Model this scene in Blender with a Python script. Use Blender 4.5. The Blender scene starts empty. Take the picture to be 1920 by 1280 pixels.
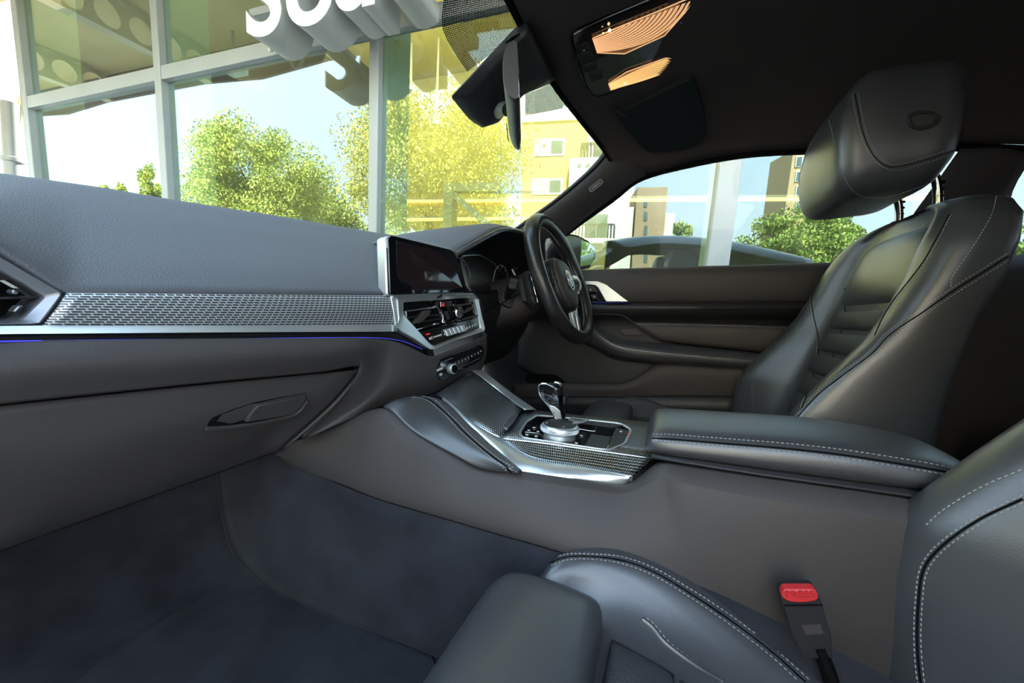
import bpy, bmesh, math, random
import numpy as np
from mathutils import Vector, Matrix
from mathutils.bvhtree import BVHTree
random.seed(7)
S = bpy.context.scene
COL = S.collection
# ------------------------------------------------------------------ camera
FPX = 715.0                                   # focal length in pixels of the 1920x1280 frame
_X = np.array([290, -40, FPX]); _X /= np.linalg.norm(_X)      # car's right-hand direction in camera space
_Y = np.array([-1794, -140, FPX]); _Y -= _X * (_X @ _Y); _Y /= np.linalg.norm(_Y)   # car's forward direction
_Z = np.cross(_Y, _X)
if _Z[1] > 0: _Z = -_Z
CAM = np.array([-.60, 0., .50])
cd = bpy.data.cameras.new('camera'); cd.sensor_width = 36; cd.lens = FPX / 1920 * 36
cd.clip_start = .01; cd.clip_end = 400
cam = bpy.data.objects.new('camera', cd); COL.objects.link(cam); S.camera = cam
_r = np.array([_X[0], _Y[0], _Z[0]]); _d = np.array([_X[1], _Y[1], _Z[1]]); _f = np.array([_X[2], _Y[2], _Z[2]])
cam.matrix_world = Matrix(((_r[0], -_d[0], -_f[0], CAM[0]), (_r[1], -_d[1], -_f[1], CAM[1]),
                           (_r[2], -_d[2], -_f[2], CAM[2]), (0, 0, 0, 1)))
# ------------------------------------------------------------------ light
S.view_settings.view_transform = 'Standard'; S.view_settings.look = 'None'
S.view_settings.gamma = 1; S.view_settings.exposure = 0.0
S.view_settings.use_curve_mapping = False
W = bpy.data.worlds.new('sky'); S.world = W; W.use_nodes = True
wn = W.node_tree; wn.nodes.clear()
wo = wn.nodes.new('ShaderNodeOutputWorld'); wb = wn.nodes.new('ShaderNodeBackground')
wc = wn.nodes.new('ShaderNodeTexCoord'); ws = wn.nodes.new('ShaderNodeSeparateXYZ'); wr = wn.nodes.new('ShaderNodeValToRGB')
wn.links.new(wc.outputs['Generated'], ws.inputs[0]); wn.links.new(ws.outputs['Z'], wr.inputs[0])
wn.links.new(wr.outputs[0], wb.inputs[0]); wn.links.new(wb.outputs[0], wo.inputs[0])
cr_ = wr.color_ramp
cr_.elements[0].position = 0.0; cr_.elements[0].color = (.88, .95, 1.0, 1)
cr_.elements[1].position = .7; cr_.elements[1].color = (.52, .70, .95, 1)
e_ = cr_.elements.new(.22); e_.color = (.74, .87, 1.0, 1)
wb.inputs[1].default_value = 5.6
sd = bpy.data.lights.new('sun', 'SUN'); sd.energy = 38.0; sd.angle = .01; sd.color = (1, .93, .80)
sun = bpy.data.objects.new('sun', sd); COL.objects.link(sun)
sun.rotation_euler = Vector((-.80, .15, -.72)).to_track_quat('-Z', 'Y').to_euler()
# ------------------------------------------------------------------ helpers
def ray(px, py):
    v = np.array([(px - 960) / FPX, (py - 640) / FPX, 1.]); return np.array([_X @ v, _Y @ v, _Z @ v])
def U(px, py, x=None, y=None, z=None):
    """the point of the sight line through a pixel that lies on a plane x=, y= or z= of the car"""
    d = ray(px, py)
    s = (x - CAM[0]) / d[0] if x is not None else (y - CAM[1]) / d[1] if y is not None else (z - CAM[2]) / d[2]
    return Vector(CAM + d * s)
def UP(px, py, n, c):
    d = ray(px, py); n = np.array(n); return Vector(CAM + d * ((c - CAM @ n) / (d @ n)))
def Ux(L): return [U(a, b, x=c) for a, b, c in L]
def Uy(L): return [U(a, b, y=c) for a, b, c in L]
def Uz(L): return [U(a, b, z=c) for a, b, c in L]
def V(*a): return Vector(a)

def crv(P, n, closed=False):
    """Catmull-Rom through P, n points"""
    P = [Vector(p) for p in P]
    if len(P) == 2: return [P[0].lerp(P[1], i / (n - 1)) for i in range(n)]
    m = len(P)
    if closed:
        T = [0.]
        for i in range(m): T.append(T[-1] + max(1e-6, (P[(i + 1) % m] - P[i]).length ** .75))
        out = []
        for k in range(n):
            t = T[-1] * k / n; i = max(j for j in range(m) if T[j] <= t + 1e-12)
            u = (t - T[i]) / (T[i + 1] - T[i]); a, b, c, d = P[i - 1], P[i], P[(i + 1) % m], P[(i + 2) % m]
            h = T[i + 1] - T[i]; h0 = T[i] - T[i - 1] if i else T[m] - T[m - 1]; h1 = T[i + 2] - T[i + 1] if i + 2 <= m else T[1] - T[0]
            m1 = (c - a) * (h / (h0 + h)); m2 = (d - b) * (h / (h + h1))
            out.append(b * (2*u**3 - 3*u*u + 1) + m1 * (u**3 - 2*u*u + u) + c * (-2*u**3 + 3*u*u) + m2 * (u**3 - u*u))
        return out
    T = [0.]
    for i in range(m - 1): T.append(T[-1] + max(1e-6, (P[i + 1] - P[i]).length ** .75))
    out = []
    for k in range(n):
        t = T[-1] * k / (n - 1); i = min(max(j for j in range(m) if T[j] <= t + 1e-12), m - 2)
        h = T[i + 1] - T[i]; u = (t - T[i]) / h
        b, c = P[i], P[i + 1]
        m1 = (c - P[i - 1]) * (h / (T[i + 1] - T[i - 1])) if i > 0 else c - b
        m2 = (P[i + 2] - b) * (h / (T[i + 2] - T[i])) if i < m - 2 else c - b
        out.append(b * (2*u**3 - 3*u*u + 1) + m1 * (u**3 - 2*u*u + u) + c * (-2*u**3 + 3*u*u) + m2 * (u**3 - u*u))
    return out
def poly(P, n):
    """n points at even spacing along the straight-sided line P"""
    P = [Vector(p) for p in P]; T = [0.]
    for i in range(len(P) - 1): T.append(T[-1] + (P[i + 1] - P[i]).length)
    out = []
    for k in range(n):
        t = T[-1] * k / (n - 1); i = min(max(j for j in range(len(P)) if T[j] <= t + 1e-12), len(P) - 2)
        out.append(P[i].lerp(P[i + 1], (t - T[i]) / max(1e-9, T[i + 1] - T[i])))
    return out

def thing(name, label, cat, loc=(0, 0, 0), group=None, kind=None):
    o = bpy.data.objects.new(name, None); o.empty_display_size = .05; COL.objects.link(o); o.location = loc
    return tag(o, label, cat, group, kind)
def tag(o, label=None, cat=None, group=None, kind=None):
    if label: o['label'] = label
    if cat: o['category'] = cat
    if group: o['group'] = group
    if kind: o['kind'] = kind
    return o
def obj(name, me, m, parent=None, smooth=True, angle=40):
    o = bpy.data.objects.new(name, me); COL.objects.link(o)
    if m is not None: me.materials.append(m)
    if smooth:
        me.polygons.foreach_set('use_smooth', [True] * len(me.polygons))
        if angle: me.set_sharp_from_angle(angle=math.radians(angle))
    if parent is not None: attach(o, parent)
    return o
def attach(o, parent):
    o.parent = parent
    M = Matrix.Identity(4); q = parent
    chain = []
    while q is not None: chain.append(q); q = q.parent
    for q in reversed(chain): M = M @ q.matrix_parent_inverse @ q.matrix_basis
    o.matrix_parent_inverse = M.inverted()
def mesh(name, vs, fs, m, parent=None, smooth=True, angle=40, fix=True):
    me = bpy.data.meshes.new(name); me.from_pydata([tuple(v) for v in vs], [], fs)
    if fix:
        bm = bmesh.new(); bm.from_mesh(me); bmesh.ops.recalc_face_normals(bm, faces=bm.faces); bm.to_mesh(me); bm.free()
    me.update()
    return obj(name, me, m, parent, smooth, angle)
def solid(o, t, off=0.):
    k = o.modifiers.new('thickness', 'SOLIDIFY'); k.thickness = t; k.offset = off; return o
def bev(o, w, seg=2, ang=30):
    k = o.modifiers.new('bevel', 'BEVEL'); k.width = w; k.segments = seg; k.limit_method = 'ANGLE'; k.angle_limit = math.radians(ang)
    k.harden_normals = False; return o
def subs(o, n=1):
    k = o.modifiers.new('sub', 'SUBSURF'); k.levels = n; k.render_levels = n; return o
def loft(name, rows, m, parent=None, nu=None, nv=24, thick=0., off=0., close=False, sharp=False, lin=False, angle=50, caps=False):
    """surface through the rows; rows may have different numbers of points"""
    if sharp: R = [[Vector(p) for p in r] for r in rows]
    else: R = [crv(r, nv, close) if not lin else poly(r, nv) for r in rows]
    if nu and not sharp:
        cols = [crv([r[j] for r in R], nu) for j in range(len(R[0]))]
        R = [[c[i] for c in cols] for i in range(nu)]
    n = len(R[0]); vs = [p for r in R for p in r]; fs = []
    for i in range(len(R) - 1):
        for j in range(n if close else n - 1):
            k = (j + 1) % n; fs.append((i * n + j, i * n + k, (i + 1) * n + k, (i + 1) * n + j))
    if caps and close:
        fs.append(tuple(range(n))); fs.append(tuple(range((len(R) - 1) * n, len(R) * n)))
    o = mesh(name, vs, fs, m, parent, True, angle)
    # UV in metres
    uvl = o.data.uv_layers.new(name='UVMap'); uu = {}
    mid = R[len(R) // 2]; ul = [0.]
    for j in range(1, n): ul.append(ul[-1] + (mid[j] - mid[j - 1]).length)
    vl = [0.]
    for i in range(1, len(R)): vl.append(vl[-1] + (R[i][n // 2] - R[i - 1][n // 2]).length)
    for lp in o.data.loops:
        i, j = divmod(lp.vertex_index, n); uvl.data[lp.index].uv = (ul[j], vl[i])
    if thick: solid(o, thick, off)
    return o
def newell(P):
    n = Vector((0, 0, 0))
    for i in range(len(P)):
        a, b = P[i], P[(i + 1) % len(P)]
        n += Vector(((a.y - b.y) * (a.z + b.z), (a.z - b.z) * (a.x + b.x), (a.x - b.x) * (a.y + b.y)))
    return n.normalized()
def prism(name, P, vec, m, parent=None, bevel=0., seg=2, smooth=True):
    """polygon P swept along vec (a vector, or a distance along its normal away from the viewer)"""
    P = [Vector(p) for p in P]
    if not isinstance(vec, Vector):
        nn = newell(P)
        if nn.dot(P[0] - Vector(CAM)) < 0: nn = -nn
        vec = nn * vec
    n = len(P); vs = P + [p + vec for p in P]
    fs = [tuple(range(n)), tuple(range(2 * n - 1, n - 1, -1))] + [(i, (i + 1) % n, n + (i + 1) % n, n + i) for i in range(n)]
    o = mesh(name, vs, fs, m, parent, smooth, 35)
    if bevel: bev(o, bevel, seg)
    return o
def ring(name, A, B, vec, m, parent=None, bevel=0.):
    """frame between outline A and opening B (same count), swept by vec"""
    n = len(A); A = [Vector(p) for p in A]; B = [Vector(p) for p in B]
    if not isinstance(vec, Vector):
        nn = newell(A)
        if nn.dot(A[0] - Vector(CAM)) < 0: nn = -nn
        vec = nn * vec
    vs = A + B + [p + vec for p in A] + [p + vec for p in B]; fs = []
    for i in range(n):
        j = (i + 1) % n
        fs += [(i, j, n + j, n + i), (2*n + i, 3*n + i, 3*n + j, 2*n + j), (i, 2*n + i, 2*n + j, j), (n + i, n + j, 3*n + j, 3*n + i)]
    o = mesh(name, vs, fs, m, parent, True, 35)
    if bevel: bev(o, bevel)
    return o
def frames(P, closed=False):
    n = len(P); T = []
    for i in range(n):
        a = P[i - 1] if (i or closed) else P[0]; b = P[(i + 1) % n] if (i < n - 1 or closed) else P[-1]
        T.append((b - a).normalized())
    up = Vector((0, 0, 1)) if abs(T[0].z) < .9 else Vector((1, 0, 0))
    N = [(up - T[0] * up.dot(T[0])).normalized()]
    for i in range(1, n):
        v = N[-1] - T[i] * N[-1].dot(T[i]); N.append(v.normalized())
    return T, N, [t.cross(q) for t, q in zip(T, N)]
def tube(name, P, r, m, parent=None, seg=8, closed=False, n=None, sq=None, caps=True):
    if n: P = crv(P, n, closed)
    P = [Vector(p) for p in P]; T, N, B = frames(P, closed); k = len(P)
    rr = r if isinstance(r, (list, tuple)) else [r] * k
    if len(rr) != k: rr = [rr[0] + (rr[-1] - rr[0]) * i / (k - 1) for i in range(k)]
    vs, fs = [], []
    for i in range(k):
        for j in range(seg):
            a = 2 * math.pi * (j + .5) / seg; c, s = math.cos(a), math.sin(a)
            if sq: c *= sq[0]; s *= sq[1]
            vs.append(P[i] + (N[i] * c + B[i] * s) * rr[i])
    for i in range(k if closed else k - 1):
        i2 = (i + 1) % k
        for j in range(seg): fs.append((i*seg + j, i*seg + (j+1) % seg, i2*seg + (j+1) % seg, i2*seg + j))
    if caps and not closed: fs += [tuple(range(seg)), tuple(range((k-1)*seg, k*seg))]
    return mesh(name, vs, fs, m, parent, True, 45)
def stitch(name, P, m, parent, n=80, L=.0028, gap=.0016, r=.00045, off=None):
    """thread dashes along a line, each a little bar; joined, they are too fine to pick apart"""
    Q = crv(P, n) if len(P) < n else [Vector(p) for p in P]
    T = [0.]
    for i in range(1, len(Q)): T.append(T[-1] + (Q[i] - Q[i - 1]).length)
    def at(t):
        t = min(max(t, 0), T[-1]); i = min(int(np.searchsorted(T, t, side='right')) - 1, len(Q) - 2)
        return Q[i].lerp(Q[i + 1], (t - T[i]) / max(1e-9, T[i + 1] - T[i]))
    L, gap, r = .0029, .0017, .00046
    vs, fs = [], []; t = 0.
    while t < T[-1] - L:
        a, b = at(t), at(t + L); d = (b - a).normalized()
        e = Vector((0, 0, 1)) if abs(d.z) < .9 else Vector((1, 0, 0)); u = d.cross(e).normalized(); w = d.cross(u)
        k = len(vs); mdl = (a + b) / 2
        for p, q in ((a, .45), (mdl, 1.), (b, .45)):
            for c, s in ((1, 1), (-1, 1), (-1, -1), (1, -1)): vs.append(p + (u * c + w * s) * r * q)
        for z in (0, 4):
            for j in range(4): fs.append((k+z+j, k+z+(j+1) % 4, k+z+4+(j+1) % 4, k+z+4+j))
        fs += [(k, k+1, k+2, k+3), (k+8, k+9, k+10, k+11)]
        t += L + gap
    return tag(mesh(name, vs, fs, m, parent, True, 60), kind='stuff')
def box(name, c, s, m, parent=None, bevel=0., rot=None):
    c = Vector(c); M = rot or Matrix.Identity(3)
    vs = [c + M @ Vector((s[0]*i/2, s[1]*j/2, s[2]*k/2)) for i in (-1, 1) for j in (-1, 1) for k in (-1, 1)]
    fs = [(0, 1, 3, 2), (4, 6, 7, 5), (0, 4, 5, 1), (2, 3, 7, 6), (0, 2, 6, 4), (1, 5, 7, 3)]
    o = mesh(name, vs, fs, m, parent, True, 35)
    if bevel: bev(o, bevel)
    return o
def lathe(name, prof, o0, ax, m, parent=None, seg=32, angle=40):
    """profile of (radius, height) turned about the axis ax through o0"""
    ax = Vector(ax).normalized(); u = ax.orthogonal().normalized(); w = ax.cross(u); o0 = Vector(o0); vs, fs = [], []
    for r, h in prof:
        for j in range(seg):
            a = 2*math.pi*j/seg; vs.append(o0 + ax*h + (u*math.cos(a) + w*math.sin(a))*r)
    for i in range(len(prof) - 1):
        for j in range(seg): fs.append((i*seg+j, i*seg+(j+1) % seg, (i+1)*seg+(j+1) % seg, (i+1)*seg+j))
    fs += [tuple(range(seg)), tuple(range((len(prof)-1)*seg, len(prof)*seg))]
    return mesh(name, vs, fs, m, parent, True, angle)
def text(name, body, o0, ex, ey, size, m, parent=None, depth=.0004, align='CENTER', font_shear=0.):
    """real letters as thin mesh, baseline along ex, upright along ey"""
    c = bpy.data.curves.new(name, 'FONT'); c.body = body; c.size = size; c.extrude = depth; c.align_x = align; c.align_y = 'CENTER'
    c.shear = font_shear; c.resolution_u = 3
    t = bpy.data.objects.new(name, c); COL.objects.link(t)
    dg = bpy.context.evaluated_depsgraph_get(); me = bpy.data.meshes.new_from_object(t.evaluated_get(dg)); me.name = name
    bpy.data.objects.remove(t); bpy.data.curves.remove(c)
    ex = Vector(ex).normalized(); ey = Vector(ey); ey = (ey - ex*ey.dot(ex)).normalized(); ez = ex.cross(ey)
    M = Matrix((ex, ey, ez)).transposed().to_4x4(); M.translation = Vector(o0); me.transform(M)
    return obj(name, me, m, parent, False)
def rrect(cx, cy, w, h, r, n=4):
    out = []
    for qx, qy, a0 in ((1, 1, 0), (-1, 1, 90), (-1, -1, 180), (1, -1, 270)):
        for i in range(n + 1):
            a = math.radians(a0 + 90*i/n); out.append((cx + qx*(w/2 - r) + r*math.cos(a), cy + qy*(h/2 - r) + r*math.sin(a)))
    return out
def roundpoly(P, r, n=4):
    """outline with rounded corners (any dimension)"""
    out = []; m = len(P); P = [Vector(p) for p in P]
    rr = r if isinstance(r, (list, tuple)) else [r]*m
    for i in range(m):
        a, b, c = P[i-1], P[i], P[(i+1) % m]; d1 = a - b; d2 = c - b
        q = min(rr[i], d1.length*.45, d2.length*.45); p0 = b + d1.normalized()*q; p2 = b + d2.normalized()*q
        for k in range(n + 1):
            t = k/n; out.append(p0*(1-t)**2 + b*2*t*(1-t) + p2*t*t)
    return out
def skin(o):
    return BVHTree.FromPolygons([v.co.copy() for v in o.data.vertices], [tuple(q.vertices) for q in o.data.polygons])
def cast(T, px, py, off=.001):
    d = Vector(ray(px, py)).normalized(); loc, n, i, k = T.ray_cast(Vector(CAM), d)
    if loc is None: return None
    if n.dot(d) > 0: n = -n
    return loc + n*off
def onto(T, L, off=.001, n=90):
    """a line drawn in the picture laid on a surface"""
    Q = [cast(T, p.x, p.y, off) for p in crv([Vector((a, b, 0)) for a, b in L], n)]
    return [q for q in Q if q is not None]
def mirrored(T, P, xc, off=.001):
    out = []
    for q in P:
        loc, n, i, k = T.find_nearest(Vector((2*xc - q.x, q.y, q.z)))
        if n.x*(loc.x - xc) < 0 and abs(n.x) > .3: n = -n
        out.append(loc + n*off)
    return out
# ------------------------------------------------------------------ materials
def mat(name, col, rough=.5, metal=0., bump=0., bscale=300., spec=.5, coat=0., emit=None, estr=0., var=0., vscale=8., sheen=0., kind='noise', coatr=.05, detail=3):
    m = bpy.data.materials.new(name); m.use_nodes = True; nt = m.node_tree; b = nt.nodes['Principled BSDF']
    c4 = (*col, 1); b.inputs['Base Color'].default_value = c4
    b.inputs['Roughness'].default_value = rough; b.inputs['Metallic'].default_value = metal
    b.inputs['Specular IOR Level'].default_value = spec; b.inputs['Coat Weight'].default_value = coat; b.inputs['Coat Roughness'].default_value = coatr
    if sheen: b.inputs['Sheen Weight'].default_value = sheen
    if emit: b.inputs['Emission Color'].default_value = (*emit, 1); b.inputs['Emission Strength'].default_value = estr
    tc = nt.nodes.new('ShaderNodeTexCoord')
    if bump:
        if kind == 'leather':
            tx = nt.nodes.new('ShaderNodeTexVoronoi'); tx.feature = 'F1'; out = tx.outputs['Distance']
        else:
            tx = nt.nodes.new('ShaderNodeTexNoise'); tx.inputs['Detail'].default_value = detail; out = tx.outputs['Fac']
        tx.inputs['Scale'].default_value = bscale; nt.links.new(tc.outputs['Object'], tx.inputs['Vector'])
        bp = nt.nodes.new('ShaderNodeBump'); bp.inputs['Strength'].default_value = bump; bp.inputs['Distance'].default_value = .001
        nt.links.new(out, bp.inputs['Height']); nt.links.new(bp.outputs[0], b.inputs['Normal'])
    if var:
        nz = nt.nodes.new('ShaderNodeTexNoise'); nz.inputs['Scale'].default_value = vscale; nz.inputs['Detail'].default_value = 4
        nt.links.new(tc.outputs['Object'], nz.inputs['Vector'])
        rp = nt.nodes.new('ShaderNodeValToRGB'); rp.color_ramp.elements[0].position = .3; rp.color_ramp.elements[1].position = .7
        rp.color_ramp.elements[0].color = (*[max(0, q*(1-var)) for q in col], 1); rp.color_ramp.elements[1].color = (*[q*(1+var) for q in col], 1)
        nt.links.new(nz.outputs['Fac'], rp.inputs[0]); nt.links.new(rp.outputs[0], b.inputs['Base Color'])
    return m
def mesh_metal(name, cw, ch, hi=(.62, .66, .68), lo=(.035, .04, .045), slant=.4, metal=.55):
    """aluminium with an embossed net: staggered cells, cw x ch metres"""
    m = bpy.data.materials.new(name); m.use_nodes = True; nt = m.node_tree; b = nt.nodes['Principled BSDF']
    tc = nt.nodes.new('ShaderNodeTexCoord'); br = nt.nodes.new('ShaderNodeTexBrick')
    sx = nt.nodes.new('ShaderNodeSeparateXYZ'); cb = nt.nodes.new('ShaderNodeCombineXYZ'); ad = nt.nodes.new('ShaderNodeMath'); ad.operation = 'MULTIPLY_ADD'
    nt.links.new(tc.outputs['UV'], sx.inputs[0]); nt.links.new(sx.outputs[1], ad.inputs[0]); ad.inputs[1].default_value = slant; nt.links.new(sx.outputs[0], ad.inputs[2])
    nt.links.new(ad.outputs[0], cb.inputs[0]); nt.links.new(sx.outputs[1], cb.inputs[1]); nt.links.new(cb.outputs[0], br.inputs['Vector'])
    br.inputs['Scale'].default_value = 1.0; br.inputs['Brick Width'].default_value = cw; br.inputs['Row Height'].default_value = ch
    br.inputs['Mortar Size'].default_value = min(ch, cw)*.24; br.inputs['Mortar Smooth'].default_value = .6; br.inputs['Bias'].default_value = 0
    br.inputs['Color1'].default_value = (*lo, 1); br.inputs['Color2'].default_value = (*lo, 1); br.inputs['Mortar'].default_value = (*hi, 1)
    nt.links.new(br.outputs['Color'], b.inputs['Base Color']); b.inputs['Metallic'].default_value = metal; b.inputs['Roughness'].default_value = .34
    bp = nt.nodes.new('ShaderNodeBump'); bp.inputs['Strength'].default_value = .8; bp.inputs['Distance'].default_value = .001
    nt.links.new(br.outputs['Fac'], bp.inputs['Height']); nt.links.new(bp.outputs[0], b.inputs['Normal'])
    return m
def glass(name, tint, refl0, refl1, gcol=(1, 1, 1), rough=0.):
    """pane: see-through with mirror reflection that grows towards grazing"""
    m = bpy.data.materials.new(name); m.use_nodes = True; nt = m.node_tree; nt.nodes.clear()
    o = nt.nodes.new('ShaderNodeOutputMaterial'); mx = nt.nodes.new('ShaderNodeMixShader')
    t = nt.nodes.new('ShaderNodeBsdfTransparent'); g = nt.nodes.new('ShaderNodeBsdfGlossy')
    t.inputs[0].default_value = (*tint, 1); g.inputs[0].default_value = (*gcol, 1); g.inputs['Roughness'].default_value = rough
    lw = nt.nodes.new('ShaderNodeLayerWeight'); lw.inputs[0].default_value = .35
    mr = nt.nodes.new('ShaderNodeMapRange'); mr.inputs[3].default_value = refl0; mr.inputs[4].default_value = refl1
    nt.links.new(lw.outputs['Facing'], mr.inputs[0]); nt.links.new(mr.outputs[0], mx.inputs[0])
    nt.links.new(t.outputs[0], mx.inputs[1]); nt.links.new(g.outputs[0], mx.inputs[2]); nt.links.new(mx.outputs[0], o.inputs[0])
    return m
def brick_mat(name, c1, c2, mort, scale=1.):
    m = bpy.data.materials.new(name); m.use_nodes = True; nt = m.node_tree; b = nt.nodes['Principled BSDF']
    tc = nt.nodes.new('ShaderNodeTexCoord'); mp = nt.nodes.new('ShaderNodeMapping'); mp.inputs['Rotation'].default_value = (math.pi/2, 0, math.pi/2)
    sx = nt.nodes.new('ShaderNodeSeparateXYZ'); cb = nt.nodes.new('ShaderNodeCombineXYZ'); br = nt.nodes.new('ShaderNodeTexBrick')
    nt.links.new(tc.outputs['Object'], sx.inputs[0]); nt.links.new(sx.outputs[1], cb.inputs[0]); nt.links.new(sx.outputs[2], cb.inputs[1]); nt.links.new(cb.outputs[0], br.inputs['Vector'])
    br.inputs['Scale'].default_value = scale; br.inputs['Brick Width'].default_value = .24; br.inputs['Row Height'].default_value = .085; br.inputs['Mortar Size'].default_value = .008
    br.inputs['Color1'].default_value = (*c1, 1); br.inputs['Color2'].default_value = (*c2, 1); br.inputs['Mortar'].default_value = (*mort, 1)
    nt.links.new(br.outputs['Color'], b.inputs['Base Color']); b.inputs['Roughness'].default_value = .9
    return m
M = {}
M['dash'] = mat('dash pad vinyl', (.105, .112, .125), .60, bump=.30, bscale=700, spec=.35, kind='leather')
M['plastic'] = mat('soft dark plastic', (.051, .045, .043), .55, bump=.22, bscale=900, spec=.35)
M['plastic_b'] = mat('black plastic', (.020, .020, .022), .45, bump=.1, bscale=900, spec=.4)
M['gloss'] = mat('piano black', (.004, .004, .005), .07, spec=.6, coat=.4)
M['void'] = mat('deep black', (.004, .004, .004), .8, spec=.1)
M['leather'] = mat('black leather', (.046, .048, .052), .40, bump=.10, bscale=800, spec=.9, kind='leather', coat=.55, coatr=.34)
M['leather_c'] = mat('perforated leather', (.050, .052, .056), .46, bump=.5, bscale=700, spec=.45, kind='leather')
M['wheel_leather'] = mat('worn wheel leather', (.022, .021, .021), .28, bump=.12, bscale=600, spec=.55, var=.25, vscale=30, kind='leather')
M['carpet'] = mat('carpet', (.029, .030, .036), .98, bump=.9, bscale=1100, spec=.05, var=.30, vscale=16, sheen=.08)
M['head'] = mat('headliner cloth', (.066, .055, .050), .95, bump=.5, bscale=1200, spec=.05)
M['pillar'] = mat('pillar trim cloth', (.055, .05, .052), .85, bump=.5, bscale=1000, spec=.15)
M['silver'] = mat('satin silver', (.76, .80, .81), .34, metal=.82, bump=.02, bscale=500)
M['silver_w'] = mat('satin silver paint', (.60, .63, .65), .36, metal=.7)
M['chrome'] = mat('chrome', (.82, .83, .84), .09, metal=1.)
M['steel_g'] = mat('grey metal trim', (.24, .25, .27), .38, metal=.8)
M['thread'] = mat('grey thread', (.34, .35, .36), .7)
M['thread_d'] = mat('dark thread', (.06, .06, .065), .7)
M['screen'] = mat('display glass', (.004, .0045, .006), .04, spec=.75, coat=.6, coatr=.02)
M['cluster'] = mat('instrument glass', (.02, .02, .018), .28, spec=.7)
M['blue'] = mat('blue light line', (.05, .05, .5), .4, emit=(.10, .10, 1.0), estr=.32)
M['red'] = mat('red plastic', (.62, .03, .035), .38, spec=.5)
M['red_mark'] = mat('red mark', (.7, .03, .03), .5, emit=(1, .05, .05), estr=.35)
M['white_mark'] = mat('white print', (.75, .76, .76), .6)
M['grey_mark'] = mat('grey print', (.34, .34, .35), .6)
M['net_l'] = mesh_metal('dash net aluminium', .0068, .0030, (.86, .89, .90), (.10, .11, .12), slant=.75)
M['net_s'] = mesh_metal('console net aluminium', .0030, .0055, (.74, .77, .78), (.03, .034, .037), slant=.0, metal=1.)
M['glass_car'] = glass('car glass', (.82, .88, .85), .03, .25)
M['frit'] = mat('dotted black print', (.012, .012, .012), .5)
# ================================================================== the place outside
M['alu'] = mat('facade aluminium', (.36, .37, .36), .45, metal=.3, var=.05, vscale=3)
M['fin'] = mat('green glass fin', (.52, .74, .64), .35)
M['facade_glass'] = glass('facade glass', (.86, .94, .86), .14, .68, (.66, .75, .82))
M['asphalt'] = mat('asphalt', (.34, .32, .29), .95, bump=.4, bscale=60, var=.15, vscale=2)
M['canopy'] = mat('canopy soffit', (.82, .66, .32), .8, var=.12, vscale=1.2)
M['canopy_beam'] = mat('canopy beam paint', (.85, .74, .46), .6, var=.08, vscale=3)
M['fascia'] = mat('canopy fascia', (.20, .13, .11), .7)
M['show_wall'] = mat('showroom ochre wall', (.66, .58, .27), .8, var=.05)
M['show_floor'] = mat('showroom floor', (.14, .13, .12), .35)
M['cream'] = mat('cream render', (.72, .68, .58), .85, var=.06, vscale=.6)
M['led'] = mat('warm light strip', (1, .8, .4), .5, emit=(1, .62, .14), estr=5.)
M['bark'] = mat('bark', (.10, .075, .05), .9, bump=.6, bscale=30)
M['brick'] = brick_mat('buff brick', (.52, .36, .17), (.45, .30, .13), (.55, .46, .33))
M['brick2'] = brick_mat('brown brick', (.36, .24, .12), (.30, .19, .10), (.42, .36, .27))
M['white_frame'] = mat('white window frame', (.80, .80, .77), .5)
M['dark_pane'] = mat('window pane', (.10, .15, .16), .08, spec=.6)
M['iron'] = mat('dark railing', (.06, .06, .06), .5)
M['paint'] = mat('black car paint', (.006, .006, .007), .22, spec=.5, coat=.5)
M['sign_face'] = mat('white sign face', (.60, .59, .55), .35)
M['sign_side'] = mat('grey sign return', (.40, .39, .37), .45)
def leafmat(name, a, b):
    m = bpy.data.materials.new(name); m.use_nodes = True; nt = m.node_tree; p = nt.nodes['Principled BSDF']
    g = nt.nodes.new('ShaderNodeTexNoise'); g.inputs['Scale'].default_value = 2.2; tc = nt.nodes.new('ShaderNodeTexCoord'); nt.links.new(tc.outputs['Object'], g.inputs['Vector'])
    rp = nt.nodes.new('ShaderNodeValToRGB'); rp.color_ramp.elements[0].position = .35; rp.color_ramp.elements[1].position = .65
    rp.color_ramp.elements[0].color = (*a, 1); rp.color_ramp.elements[1].color = (*b, 1)
    nt.links.new(g.outputs['Fac'], rp.inputs[0]); nt.links.new(rp.outputs[0], p.inputs['Base Color']); p.inputs['Roughness'].default_value = .6
    p.inputs['Subsurface Weight'].default_value = 0
    return m
M['leaf1'] = leafmat('golden green leaves', (.36, .36, .05), (.80, .68, .14))
M['leaf2'] = leafmat('mid green leaves', (.24, .30, .045), (.62, .60, .11))
M['leaf3'] = leafmat('hedge leaves', (.14, .22, .035), (.42, .50, .10))
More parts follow.
